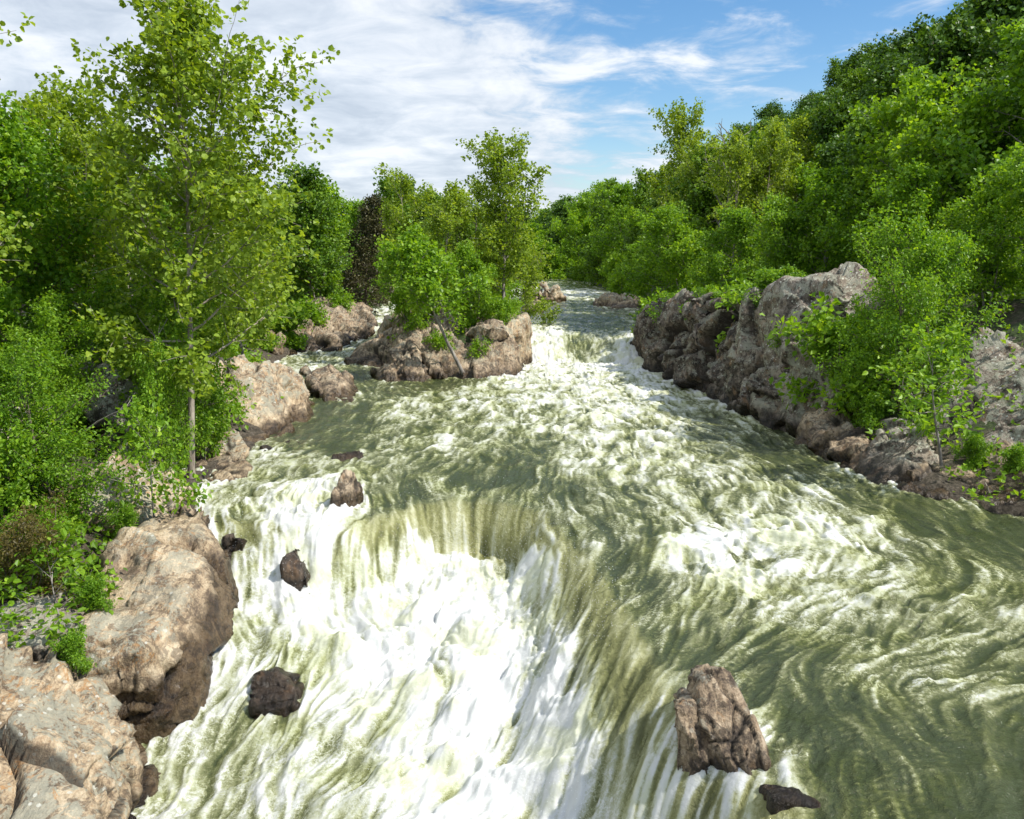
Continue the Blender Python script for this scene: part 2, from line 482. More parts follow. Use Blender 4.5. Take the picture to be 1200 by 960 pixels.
def build_water():
    rs = [(raster(-10.5, 19, 7.5, 31, 0.035), 0, 31), (raster(-20, 15, 27, 76, 0.08), 27, 76), (raster(-24, 24, 70, 235, 0.25), 70, 235)]
    NR, NC = 1180, 1100
    yy = 8.2 * (232 / 8.2) ** (np.arange(NR) / (NR - 1))
    lo = np.maximum(-1.3 * yy, xl(yy) - 2.0); hi = np.minimum(1.9 * yy, xr(yy) + 2.0)
    lo = np.minimum(lo, np.maximum(-0.72 * yy, xl(yy) - 2)); hi = np.minimum(hi, 0.85 * yy + 3)
    tt = np.arange(NC) / (NC - 1)
    X = lo[:, None] + (hi - lo)[:, None] * tt[None]
    Y = np.repeat(yy[:, None], NC, 1)
    F0 = np.zeros_like(X); A = np.zeros_like(X); B = np.zeros_like(X); C = np.zeros_like(X); TH = np.zeros_like(X); ws = np.zeros_like(X) + 1e-6
    for r, a, b in rs:
        w = np.clip((Y - a) / 3.5 if a else 1.0, 0, 1) * np.clip((b - Y) / 3.5, 0, 1)
        w = w + (b == 235) * (Y > 231)
        m = w > 0
        for T, k in ((F0, 'F0'), (A, 'A'), (B, 'B'), (C, 'C'), (TH, 'T')):
            T[m] += w[m] * sample(r, k, X[m], Y[m])
        ws += w
    F0, A, B, C, TH = F0 / ws, A / ws, B / ws, C / ws, TH / ws
    Z, S = water_base(X, Y)
    turb = np.clip(F0, 0, 1)
    pool = sstep(0.9, 4.0, S)
    face = np.exp(-((S - 0.45) / 0.7) ** 2) * (S > -0.6)
    wx, wy = X + 0.5 * vn2(X * 0.8, Y * 0.8, 61), Y + 0.5 * vn2(X * 0.8, Y * 0.8, 62)
    w1 = fbm2(wx * 0.55, wy * 0.62, 71, 3)
    w2 = fbm2(wx * 1.5, wy * 1.7, 74, 3, ridged=True)
    w3 = fbm2(wx * 4.2, wy * 4.2, 77, 2, ridged=True)
    amp = (0.10 + 0.36 * turb) * (1 - 0.75 * face) * (1 - 0.6 * sstep(0.3, 2.5, S))
    fade = np.clip(1 - (Y - 90) / 160, 0.35, 1)
    Z = Z + fade * amp * (0.55 * w1 + 0.42 * w2 * (0.4 + turb) + 0.16 * w3 * turb)
    Z = Z + fade * (0.026 * A + 0.022 * B + 0.010 * C * (Y < 45)) * (0.5 + turb) * (1 - 0.6 * face)
    w4 = fbm2(wx * 2.8, wy * 3.4, 95, 3)
    Z = Z + 0.045 * w4 * (1 - 0.8 * face) * np.clip(1.3 - Y / 70, 0.3, 1)
    # the boil in the plunge pool: billowing
    bill = np.abs(fbm2(wx * 0.75, wy * 0.75, 81, 2)) * 1.15 + 0.20 * fbm2(wx * 2.4, wy * 2.4, 84, 2) + 0.05 * fbm2(wx * 7.0, wy * 7.0, 87, 2) + 0.25
    Z = Z + pool * turb ** 2 * (0.85 * bill - 0.33) + 0.025 * face * B
    # foam
    lace = 1 - np.abs(np.clip(0.62 * A + 0.5 * B, -2, 2)) / 0.9
    den = 2.05 * (F0 - 0.5) * 1.25
    f1 = fbm2(wx * 2.6, wy * 2.6, 91, 4, 0.6)
    q_ = (1 - 0.6 * face) * np.clip(0.30 + 1.15 * F0, 0.3, 1.0)
    F = 0.44 + den * 0.52 + (0.075 * A + 0.105 * B * (1 - 0.4 * pool)) * q_ + 0.12 * C * np.clip(0.45 + F0, 0, 1) + 0.05 * w2 + 0.07 * w1 + 0.13 * f1 * q_ + 0.21 * pool * turb
    F = F + 0.13 * np.clip(TH - 0.9, 0, 2.2) * (1 - face) * (1 - 0.7 * pool) * sstep(0.02, 0.15, F0)
    thin = np.clip(lace, 0, 1) ** 2.2 * np.clip(1.8 * F0, 0, 1) * (0.5 + 0.5 * sstep(-0.6, 0.8, C + 0.5 * B))
    F = np.clip(F, -0.2, 1.2)
    F = np.maximum(F, 0.6 * thin + 0.25 * np.clip(F, 0, 1))
    F = F + pool * turb ** 3 * 0.22 * (1 - bill * 0.6)
    # water piles up white against every rock
    if WL:
        P = np.vstack(WL); cell = 0.11
        gx0, gy0 = -20.0, 8.0; gn, gm = int(46 / cell), int(112 / cell)
        M = np.zeros((gm, gn), np.float32)
        ix = ((P[:, 0] - gx0) / cell).astype(int); iy = ((P[:, 1] - gy0) / cell).astype(int)
        ok = (ix >= 0) & (ix < gn) & (iy >= 0) & (iy < gm)
        M[iy[ok], ix[ok]] = 1
        for _ in range(5):
            M = np.maximum(M, 0.80 * np.maximum.reduce([np.roll(M, 1, 0), np.roll(M, -1, 0), np.roll(M, 1, 1), np.roll(M, -1, 1)]))
        ring = sample(dict(M=M, x0=gx0, y0=gy0, cell=cell, nx=gn, ny=gm), 'M', X, Y) * (Y < 118)
        lively = np.clip(0.35 + 1.3 * F0, 0, 1)
        F = F + 0.42 * ring * lively * (0.55 + 0.6 * f1 + 0.25 * C)
        Z = Z + 0.09 * ring * lively * (0.7 + 0.3 * np.clip(C, -1.5, 1.5)) * (1 - sstep(-0.8, 0.0, S) * (1 - sstep(3.0, 4.5, S)))
    idx = np.arange(NR * NC).reshape(NR, NC)
    faces = np.stack([idx[:-1, :-1], idx[:-1, 1:], idx[1:, 1:], idx[1:, :-1]], -1).reshape(-1, 4)
    me = mesh_from('river', np.stack([X, Y, Z], -1).reshape(-1, 3), faces)
    set_attr(me, 'foam', F.ravel()); set_attr(me, 'streak', (0.5 * B + 0.6 * C).ravel()); set_attr(me, 'face', (face * sstep(-0.1, 0.15, S)).ravel())
    o = link('river', me, water_material())
    tag(o, 'green river with white rapids and a horseshoe fall', 'river', kind='structure')
    # the riverbed runs on under distant water as a plain sheet beside the detailed one: hidden by the banks
    return o


def water_material():
    m = NT('river_water')
    foam = m.attr('foam'); streak = m.attr('streak'); face = m.attr('face')
    geo = m.n('ShaderNodeNewGeometry')
    n1 = m.noise(geo.outputs['Position'], 9.0, 5, 0.62, 0.6)
    n2 = m.noise(geo.outputs['Position'], 38.0, 3, 0.6, 0.3)
    n0 = m.noise(geo.outputs['Position'], 0.7, 4, 0.6, 0.5)
    f = m.math('ADD', foam, m.math('MULTIPLY', m.math('SUBTRACT', n1, 0.5), 0.34))
    f = m.math('ADD', f, m.math('MULTIPLY', m.math('SUBTRACT', n2, 0.5), 0.36))
    f = m.math('ADD', f, m.math('MULTIPLY', streak, 0.05))
    # foam gathers in a torn lace of curling threads
    nz = m.n('ShaderNodeTexNoise'); nz.inputs['Scale'].default_value = 2.2; nz.inputs['Detail'].default_value = 5; nz.inputs['Roughness'].default_value = 0.65
    m.l(geo.outputs['Position'], nz.inputs['Vector'])
    vm = m.n('ShaderNodeVectorMath', operation='MULTIPLY_ADD'); m.l(nz.outputs['Color'], vm.inputs[0]); vm.inputs[1].default_value = (1.5, 1.5, 0.4); m.l(geo.outputs['Position'], vm.inputs[2])
    lace = 0.0
    for sc_, wd_, am_ in ((2.3, 0.075, 0.26), (6.0, 0.10, 0.20)):
        vo = m.n('ShaderNodeTexVoronoi', feature='DISTANCE_TO_EDGE'); vo.inputs['Scale'].default_value = sc_
        m.l(vm.outputs[0], vo.inputs['Vector'])
        lace = m.math('ADD', lace, m.math('MULTIPLY', m.step(vo.outputs['Distance'], wd_, 0.0), am_))
    patch = m.step(m.noise(geo.outputs['Position'], 0.9, 4, 0.6, 0.4), 0.40, 0.58)
    win = m.math('MULTIPLY', m.math('MULTIPLY', m.step(foam, 0.02, 0.30), m.math('SUBTRACT', 1.0, face)), m.math('ADD', 0.25, m.math('MULTIPLY', patch, 0.75)))
    f = m.math('ADD', f, m.math('MULTIPLY', m.math('SUBTRACT', m.math('MULTIPLY', lace, win), 0.03), 1.0))
    col = m.ramp(f, [(0.0, (0.043, 0.055, 0.023)), (0.22, (0.088, 0.100, 0.039)), (0.42, (0.185, 0.196, 0.095)), (0.56, (0.30, 0.315, 0.19)), (0.74, (0.42, 0.435, 0.35)), (1.0, (0.565, 0.575, 0.555))])
    col = m.mix(m.step(n0, 0.48, 0.60, 0.0, 0.75), col, m.mix(1.0, col, (0.84, 0.86, 0.60), 'MULTIPLY'))
    fs = m.math('ADD', 0.42, m.math('ADD', m.math('MULTIPLY', streak, 0.22), m.math('MULTIPLY', m.math('SUBTRACT', n1, 0.5), 0.7)))
    fcol = m.ramp(fs, [(0.0, (0.07, 0.075, 0.025)), (0.35, (0.22, 0.22, 0.085)), (0.6, (0.36, 0.36, 0.19)), (0.95, (0.62, 0.62, 0.50))])
    col = m.mix(m.math('MULTIPLY', m.math('MULTIPLY', face, 0.85), m.step(f, 0.9, 0.6)), col, fcol)
    rough = m.step(f, 0.35, 0.75, 0.07, 0.65)
    b1 = m.n('ShaderNodeBump'); m.l(m.step(f, 0.5, 0.9, 0.85, 0.35), b1.inputs['Strength']); b1.inputs['Distance'].default_value = 0.06
    h = m.math('ADD', m.math('MULTIPLY', n1, 1.0), m.math('MULTIPLY', n2, 0.35))
    h = m.math('ADD', h, m.math('MULTIPLY', streak, 0.12))
    m.l(h, b1.inputs['Height'])
    p = m.n('ShaderNodeBsdfPrincipled')
    m.l(col, p.inputs['Base Color']); m.l(rough, p.inputs['Roughness'])
    p.inputs['IOR'].default_value = 1.33
    m.l(m.step(f, 0.45, 0.85, 0.0, 0.7), p.inputs['Subsurface Weight']); p.inputs['Subsurface Radius'].default_value = (1.0, 1.0, 0.9); p.inputs['Subsurface Scale'].default_value = 0.16
    m.l(b1.outputs[0], p.inputs['Normal'])
    return m.out(p.outputs[0])


def ground_material():
    m = NT('forest_soil')
    geo = m.n('ShaderNodeNewGeometry')
    a = m.noise(geo.outputs['Position'], 0.5, 6, 0.6)
    b = m.noise(geo.outputs['Position'], 7.0, 6, 0.7)
    col = m.ramp(b, [(0.35, (0.025, 0.02, 0.012)), (0.5, (0.07, 0.055, 0.036)), (0.65, (0.15, 0.125, 0.095))])
    grn = m.ramp(b, [(0.3, (0.014, 0.026, 0.006)), (0.7, (0.06, 0.095, 0.02))])
    sz = m.n('ShaderNodeSeparateXYZ'); m.l(geo.outputs['Position'], sz.inputs[0])
    col = m.mix(m.math('MULTIPLY', m.step(a, 0.38, 0.50), m.step(sz.outputs[2], 0.7, 1.8)), col, grn)
    bp = m.n('ShaderNodeBump'); bp.inputs['Distance'].default_value = 0.15
    m.l(b, bp.inputs['Height'])
    p = m.n('ShaderNodeBsdfPrincipled'); p.inputs['Roughness'].default_value = 0.95
    m.l(col, p.inputs['Base Color']); m.l(bp.outputs[0], p.inputs['Normal'])
    return m.out(p.outputs[0])


def build_ground():
    # fine near the river, coarse to the horizon
    ax = np.unique(np.round(np.concatenate([np.linspace(-3000, -160, 12), np.linspace(-160, -34, 40), np.arange(-34, 34, 0.55), np.linspace(34, 170, 70), np.linspace(170, 3000, 12)]), 3))
    ay = np.unique(np.round(np.concatenate([np.linspace(-300, 4, 12), np.arange(4, 70, 0.55), np.arange(70, 260, 2.2), np.linspace(260, 500, 40), np.linspace(500, 4000, 12)]), 3))
    X, Y = np.meshgrid(ax, ay)
    Z = ground_z(X, np.maximum(Y, 5.0))
    idx = np.arange(X.size).reshape(X.shape)
    faces = np.stack([idx[:-1, :-1], idx[:-1, 1:], idx[1:, 1:], idx[1:, :-1]], -1).reshape(-1, 4)
    o = link('ground', mesh_from('ground', np.stack([X, Y, Z], -1).reshape(-1, 3), faces), ground_material())
    return tag(o, 'forest floor of the river banks rising to the hill', 'ground', kind='structure')


def build_spray():
    """drops thrown up by the falls and the boil, far too many to count"""
    r = np.random.default_rng(31)
    n = 26000
    y = r.uniform(11, 26, n); x = r.uniform(-8, 6, n)
    z, s = water_base(x, y)
    w = np.exp(-((s - 2.2) / 1.8) ** 2) * 0.8 + np.exp(-((s - 0.6) / 0.5) ** 2) * 0.35
    keep = (s > -0.1) & (r.random(n) < w) & (x > xl(y) + 0.6) & ~((x > 1.2) & (y < 16))
    x, y, z = x[keep], y[keep], z[keep]
    h = r.gamma(1.3, 0.28, len(x))
    rad = r.uniform(0.003, 0.0075, len(x))
    c = np.stack([x, y, z + 0.15 + h], 1)
    oc = np.array([[1, 0, 0], [-1, 0, 0], [0, 1, 0], [0, -1, 0], [0, 0, 1.3], [0, 0, -1.3]])
    V = (c[:, None] + oc[None] * rad[:, None, None]).reshape(-1, 3)
    f = np.array([[0, 2, 4], [2, 1, 4], [1, 3, 4], [3, 0, 4], [2, 0, 5], [1, 2, 5], [3, 1, 5], [0, 3, 5]])
    F = (np.arange(len(x))[:, None, None] * 6 + f[None]).reshape(-1, 3)
    m = NT('water_drops'); p = m.n('ShaderNodeBsdfPrincipled'); p.inputs['Base Color'].default_value = (0.8, 0.82, 0.82, 1); p.inputs['Roughness'].default_value = 0.3
    o = link('spray', mesh_from('spray', V, F), m.out(p.outputs[0]))
    tag(o, 'white drops of spray over the plunge pool', 'spray', kind='stuff')
# ------------------------------------------------------------------ rocks
def rock_material(name, tones, lichen, orange, pale, patina=0.5):
    """tones: dark, mid, light of the bare stone; lichen/orange/pale: how much of each crust"""
    m = NT(name)
    geo = m.n('ShaderNodeNewGeometry'); P = geo.outputs['Position']
    sep = m.n('ShaderNodeSeparateXYZ'); m.l(geo.outputs['Normal'], sep.inputs[0])
    mp = m.n('ShaderNodeMapping'); mp.inputs['Rotation'].default_value = (0.5, 0.25, 0.6); mp.inputs['Scale'].default_value = (2.6, 0.7, 1.0)
    m.l(P, mp.inputs[0])
    a = m.noise(P, 0.9, 6, 0.62, 0.4); b = m.noise(mp.outputs[0], 3.2, 7, 0.68, 0.3); c = m.noise(P, 22, 5, 0.7); d = m.noise(P, 2.4, 7, 0.72, 1.2)
    f = m.math('ADD', m.math('MULTIPLY', a, 0.55), m.math('MULTIPLY', b, 0.55))
    f = m.math('ADD', f, m.math('MULTIPLY', m.math('SUBTRACT', c, 0.5), 0.35))
    col = m.ramp(f, [(0.45, tones[0]), (0.55, tones[1]), (0.655, tones[2])])
    # dark weather staining with ragged edges
    col = m.mix(m.math('MULTIPLY', m.step(d, 0.505, 0.575), patina), col, tuple(t * 0.42 for t in tones[0]))
    # rusty tint
    rust = m.noise(P, 1.3, 5, 0.6, 0.8)
    col = m.mix(m.math('MULTIPLY', m.step(rust, 0.56, 0.70), 0.45), col, (0.33, 0.19, 0.09))
    # crust lichens: large pale-green plates, orange films, small white dots
    l1 = m.noise(P, 1.7, 6, 0.75, 0.5); l2 = m.noise(P, 13, 4, 0.7)
    up = m.step(sep.outputs[2], -0.35, 0.6)
    lm = m.step(m.math('ADD', m.math('ADD', l1, m.math('MULTIPLY', m.math('SUBTRACT', l2, 0.5), 0.35)), m.math('MULTIPLY', up, 0.06)), 0.615 - 0.15 * lichen, 0.645 - 0.15 * lichen)
    dry = m.step(m.attr('above'), 0.75, 1.25)
    lm = m.math('MULTIPLY', m.math('MULTIPLY', lm, dry), 0.9 * min(1, lichen * 2))
    col = m.mix(lm, col, m.mix(l2, (0.21, 0.21, 0.155), (0.42, 0.42, 0.33)))
    o1 = m.noise(P, 2.1, 6, 0.78, 0.9)
    om = m.math('MULTIPLY', m.math('MULTIPLY', m.step(o1, 0.625 - 0.1 * orange, 0.66 - 0.1 * orange), dry), 0.85 * min(1, orange * 2))
    col = m.mix(om, col, (0.40, 0.19, 0.05))
    vo = m.n('ShaderNodeTexVoronoi'); vo.inputs['Scale'].default_value = 7.0; m.l(P, vo.inputs['Vector'])
    sp_ = m.n('ShaderNodeSeparateColor'); m.l(vo.outputs['Color'], sp_.inputs[0])
    dots = m.math('MULTIPLY', m.step(vo.outputs['Distance'], 0.30, 0.24), m.step(sp_.outputs[0], 0.93 - 0.35 * pale, 0.95 - 0.35 * pale))
    col = m.mix(m.math('MULTIPLY', m.math('MULTIPLY', dots, dry), 0.8 * min(1, pale * 2)), col, (0.58, 0.58, 0.50))
    # cracks from the mesh
    col = m.mix(m.step(m.attr('crack'), 0.07, 0.01, 0.0, 0.85), col, (0.03, 0.024, 0.018))
    # wet near the water
    wob = m.math('ADD', m.attr('above'), m.math('MULTIPLY', m.math('SUBTRACT', m.noise(P, 1.8, 5, 0.65), 0.5), 1.0))
    wet = m.step(wob, 0.95, 0.50)
    col = m.mix(wet, col, m.mix(1.0, col, (0.24, 0.21, 0.17), 'MULTIPLY'))
    rough = m.math('SUBTRACT', 0.88, m.math('MULTIPLY', wet, 0.62))
    h = m.math('ADD', m.math('MULTIPLY', b, 0.8), m.math('ADD', m.math('MULTIPLY', c, 0.35), m.math('MULTIPLY', d, 0.5)))
    bp = m.n('ShaderNodeBump'); bp.inputs['Strength'].default_value = 0.9; bp.inputs['Distance'].default_value = 0.11
    m.l(h, bp.inputs['Height'])
    p = m.n('ShaderNodeBsdfPrincipled')
    m.l(col, p.inputs['Base Color']); m.l(rough, p.inputs['Roughness']); m.l(bp.outputs[0], p.inputs['Normal'])
    p.inputs['Specular IOR Level'].default_value = 0.4
    return m.out(p.outputs[0])


TAN = rock_material('tan_stone', ((0.15, 0.110, 0.074), (0.385, 0.290, 0.178), (0.585, 0.475, 0.320)), 0.40, 0.36, 0.4, 0.6)
GREY = rock_material('grey_lichen_stone', ((0.080, 0.066, 0.050), (0.195, 0.160, 0.122), (0.36, 0.315, 0.255)), 0.45, 0.15, 0.5, 0.8)
CLIFF = rock_material('shaded_cliff_stone', ((0.032, 0.026, 0.020), (0.095, 0.074, 0.055), (0.24, 0.20, 0.155)), 0.3, 0.1, 0.3, 0.85)  # tones darkened so the cliff's shade and wetness sit in the colour
BROWN = rock_material('brown_stone', ((0.095, 0.070, 0.050), (0.265, 0.198, 0.125), (0.475, 0.38, 0.262)), 0.22, 0.2, 0.15, 0.75)
DARK = rock_material('dark_wet_stone', ((0.060, 0.045, 0.033), (0.14, 0.104, 0.074), (0.25, 0.19, 0.135)), 0.0, 0.0, 0.0, 0.5)


def chunk(pts, back=(0, 2, 0), bottom=-4.5):
    pts = np.array(pts, float)
    VIS.extend(pts.tolist())
    bk = pts + np.array(back)
    a = np.vstack([pts, bk])
    b = a.copy(); b[:, 2] = np.minimum(b[:, 2], bottom)
    return np.vstack([a, b])


def build_rock(name, label, chunks, mat, voxel=0.10, amp=1.0, scale=1.0, tilt=(0.5, 0.2, 0.55), seed=1, cat='rock', group=None, smooth=0.35, dry=0.25):
    bm = bmesh.new()
    for c in chunks:
        vs = [bm.verts.new(v) for v in c]
        bmesh.ops.convex_hull(bm, input=vs)
        loose = [v for v in bm.verts if not v.link_faces]
        bmesh.ops.delete(bm, geom=loose, context='VERTS')
    bmesh.ops.recalc_face_normals(bm, faces=bm.faces)
    tmp = bpy.data.meshes.new('tmp'); bm.to_mesh(tmp); bm.free()
    ob = bpy.data.objects.new('tmp', tmp); COL.objects.link(ob)
    md = ob.modifiers.new('r', 'REMESH'); md.mode = 'VOXEL'; md.voxel_size = voxel; md.use_smooth_shade = True
    sm = ob.modifiers.new('s', 'SMOOTH'); sm.factor = 0.5; sm.iterations = max(1, int(smooth * 0.10 / voxel * 4))
    dg = bpy.context.evaluated_depsgraph_get()
    me = bpy.data.meshes.new_from_object(ob.evaluated_get(dg))
    bpy.data.objects.remove(ob); bpy.data.meshes.remove(tmp)
    n = len(me.vertices)
    co = np.empty(n * 3, np.float32); me.vertices.foreach_get('co', co); co = co.reshape(-1, 3).astype(np.float64)
    no = np.empty(n * 3, np.float32); me.vertices.foreach_get('normal', no); no = no.reshape(-1, 3).astype(np.float64)
    rot = np.array(Matrix.Rotation(tilt[2], 3, 'Z') @ Matrix.Rotation(tilt[0], 3, 'X') @ Matrix.Rotation(tilt[1], 3, 'Y'))
    q = co @ rot / scale
    wq = q + 0.25 * np.stack([vn3(q * 1.1 + 31 * k, seed + k) for k in range(3)], 1)
    val, edge, tl = facets3(wq * np.array([1.35, 0.62, 0.72]) * 0.75, seed + 3)   # big slabby joints, each face tilted its own way
    val2, edge2, tl2 = facets3(wq * np.array([3.3, 1.3, 1.7]), seed + 7)          # smaller broken blocks
    g = fbm3(q * 1.3, seed + 20, 5, 0.5)
    strata = fbm3(q * np.array([5.0, 0.8, 1.2]), seed + 30, 4, 0.55, ridged=True)
    fine = fbm3(q * 6.5, seed + 40, 4, 0.6)
    sel = sstep(-0.2, 0.35, vn3(q * 0.55, seed + 60))       # where the rock is broken, and where it stays smooth
    crk = sstep(-0.15, 0.15, vn3(q * 0.8, seed + 66))         # joints open only here and there
    d = 0.30 * (val - 0.5) + 0.85 * tl + (0.15 * (val2 - 0.5) + 0.34 * tl2) * (0.2 + sel) + 0.14 * g + 0.13 * strata * (0.35 + sel) + 0.055 * fine
    d -= 0.20 * sstep(0.09, 0.0, edge) * crk + 0.06 * sstep(0.08, 0, edge2) * sel * crk
    co2 = co + no * (d * amp * scale)[:, None]
    me.vertices.foreach_set('co', co2.astype(np.float32).ravel())
    wz, _ = water_base(co2[:, 0], co2[:, 1])
    WL.append(co2[np.abs(co2[:, 2] - wz) < 0.12][:, :2])
    set_attr(me, 'above', co2[:, 2] - wz + dry)
    set_attr(me, 'crack', np.minimum(edge + 0.4 * (1 - crk), 0.6 * edge2 + 0.5 * (1 - sel * crk) + 0.02))
    me.polygons.foreach_set('use_smooth', np.ones(len(me.polygons), bool))
    me.materials.clear()
    me.update()
    o = link(name, me, mat)
    return tag(o, label, cat, group, kind='thing')


def build_rocks():
    # --- left bank, near
    build_rock('boulder', 'large sunlit tan boulder with pale green lichen, beside the plunge pool', [
        chunk([W(288, 760, -2.6), W(282, 700, -2.2), W(272, 820, -3.1), W(212, 892, -3.3), W(165, 858, -2.6), D(95, 790, 16.2), D(85, 745, 17.2), D(120, 690, 19), D(150, 642, 20.8),
               D(188, 606, 22.2), D(235, 606, 22.3), D(258, 650, 21.2), D(165, 760, 16.6), D(215, 700, 18.4), D(235, 780, 17.6)], (-0.6, 0.6, -0.6)),
        chunk([D(62, 740, 17), D(100, 705, 18.4), D(130, 712, 18.0), D(130, 745, 17.0), D(90, 765, 16.3)], (-.2, .5, -.5), -2.5)], TAN, 0.06, 0.62, 1.5, (0.3, 0.5, 0.9), 11, smooth=0.25, dry=-0.6)
    build_rock('rock_ledge', 'broad grey-brown ledge with white lichen spots in the bottom left corner', [
        chunk([D(-60, 752, 15.8), D(0, 757, 15.8), D(70, 770, 16.2), D(120, 815, 15.7), D(150, 868, 15.2), W(195, 915, -3.3), W(172, 975, -3.5), D(95, 985, 12.0), D(-120, 985, 11.3), D(40, 850, 14.2), D(0, 800, 14.6)], (0, .5, -.6))],
        TAN, 0.06, 0.6, 1.3, (0.2, 0.4, 0.4), 12)
    build_rock('rock_block', 'small pinkish block lying on the ledge in the bottom left corner', [
        chunk([D(72, 912, 13.2), D(98, 868, 13.7), D(125, 885, 13.9), D(140, 945, 13.2), D(105, 965, 12.6), D(85, 955, 12.5)], (-.1, .3, -.2), -2.2)], TAN, 0.045, 0.4, 0.8, (0.2, 0.4, 0.4), 13)
    build_rock('rock_slab', 'lichen-grey slab under the small crooked tree, between the ledge and the leafy shrubs', [
        chunk([D(-50, 735, 17), D(20, 702, 17.9), D(72, 690, 18.3), D(98, 728, 17.2), D(84, 752, 16.6), D(20, 762, 16.3)], (-.5, .9, -.2), -2)], GREY, 0.06, 0.6, 0.9, (.3, .5, .2), 52)
    build_rock('boulder', 'bare pinkish sloping boulder under the leafy saplings, above the lichen boulder', [
        chunk([D(98, 562, 23), D(140, 532, 25), D(180, 545, 25.5), D(212, 575, 24.5), D(200, 600, 23.0), D(140, 612, 22.2), D(92, 606, 21.8)], (-0.5, 1.5, -.3), -1)], TAN, 0.07, 0.7, 1.1, (.3, .5, .2), 14)
    build_rock('boulder', 'rounded rust-stained rock hump at the water, right of the thin sapling trunks', [
        chunk([D(190, 600, 22.8), D(215, 590, 23.6), D(240, 598, 23.4), W(262, 640, -.9), W(262, 612, -.4), D(205, 625, 21.9)], (-.4, .6, -.6))], BROWN, 0.06, 0.6, 0.9, (.3, .5, .2), 15)
    build_rock('rock_slab', 'big tan slab with lichen-crusted top sloping into the water on the left bank', [
        chunk([W(370, 482, 0), W(350, 502, 0), W(296, 522, 0), D(240, 530, 32), D(225, 432, 37), D(268, 414, 38), D(318, 420, 39), D(352, 448, 40), D(262, 468, 35)], (-1.5, 2, -.3))], TAN, 0.10, 0.8, 1.6, (.2, .8, .3), 16)
    build_rock('flat_rock', 'flat orange-stained rock on top of the stacked slabs at the waterline', [
        chunk([D(225, 522, 30), D(280, 506, 31), D(292, 524, 30), D(285, 540, 29.3), D(232, 545, 29.3)], (-.3, .5, 0), 0.2)], TAN, 0.045, 0.28, 0.7, (.2, .1, .5), 17, smooth=0.05, dry=0.7, group='slabs stacked at the waterline')
    build_rock('flat_rock', 'brown flat slab on the left of the stacked slabs at the waterline', [
        chunk([D(212, 552, 28.2), D(272, 532, 29.2), D(280, 545, 28.6), D(238, 572, 27.4), D(214, 568, 27.6)], (-.2, .4, .0), -.5)], BROWN, 0.045, 0.28, 0.7, (.2, .1, .5), 18, smooth=0.05, dry=0.7, group='slabs stacked at the waterline')
    build_rock('flat_rock', 'narrow sharp-edged slab dipping to the water, right of the stacked slabs', [
        chunk([D(244, 562, 27.2), D(288, 538, 29.0), D(296, 545, 28.6), D(288, 556, 27.7), D(250, 578, 26.5)], (-.2, .3, .0), -.5)], TAN, 0.045, 0.28, 0.7, (.2, .1, .5), 19, smooth=0.05, dry=0.7, group='slabs stacked at the waterline')
    build_rock('lichened_rock', 'tall grey lichen-mottled rock face behind the saplings on the left bank', [
        chunk([D(128, 436, 28), D(165, 412, 29), D(186, 470, 28), D(190, 545, 26), D(128, 545, 26)], (-1.5, 2, 0), -1),
        chunk([D(0, 470, 24), D(35, 455, 25), D(60, 500, 24.5), D(40, 610, 21.5), D(0, 640, 20), D(-60, 560, 22)], (-1, 2, 0), -1)], GREY, 0.09, 0.9, 1.3, (.2, .5, .2), 20)
    # --- left bank, far
    build_rock('rock_ledge', 'low tan rock ledge of the left bank behind the dark boulder', [
        chunk([W(250, 420, 0), W(330, 420, 0), D(252, 392, 60), D(320, 384, 63), D(335, 395, 62)], (-2, 2, 0)),
        chunk([W(330, 420, .1), W(392, 404, .4), D(328, 376, 67), D(380, 368, 72), D(395, 385, 71)], (-1, 2, 0))], BROWN, 0.15, 1.1, 1.8, (.2, .6, .9), 21)
    build_rock('rock_ledge', 'fractured brown rock point of the left bank beside the side channel', [
        chunk([W(385, 405, .5), W(437, 386, .9), D(372, 362, 76), D(405, 354, 80), D(434, 362, 82)], (-2, 3, 0))], BROWN, 0.15, 1.1, 1.8, (.2, .6, .9), 22)
    build_rock('rock_ledge', 'distant pale rock shelf at the head of the side channel', [
        chunk([W(436, 356, 1.3), W(480, 356, 1.4), D(440, 336, 112), D(478, 340, 110)], (-2, 3, 0))], TAN, 0.2, 1.1, 2.0, (.2, .6, .9), 23)
    build_rock('boulder', 'dark brown angular boulder standing in the water off the left bank', [
        chunk([W(368, 462, 0), W(414, 471, 0), W(385, 472, 0), D(357, 436, 46), D(384, 424, 47), D(398, 432, 47), D(414, 466, 44.6)], (.2, 1, -.4))], BROWN, 0.07, 0.7, 1.2, (.5, .4, .2), 24)
    # --- small rocks in the stream
    build_rock('stream_rock', 'small dark wet rock by the stacked slabs at the left edge of the river', [
        chunk([W(303, 537, -.1), W(322, 540, -.1), D(305, 523, 31.5), D(318, 524, 31.5)], (0, .5, -.1), -1.5)], DARK, 0.05, 0.5, 0.6, seed=25)
    build_rock('stream_rock', 'small dark wet rock just off the left edge, nearest the slab', [
        chunk([W(326, 534, -.1), W(356, 531, -.1), D(332, 520, 32.6), D(350, 519, 33)], (0, .5, -.1), -1.5)], DARK, 0.05, 0.5, 0.6, seed=26)
    build_rock('stream_rock', 'flat black rock awash with water, upstream of the pointed rock', [
        chunk([W(386, 545, -.1), W(428, 543, -.1), D(390, 531, 30), D(424, 530, 30.3)], (0, .6, -.15), -1.5)], DARK, 0.05, 0.45, 0.6, seed=27)
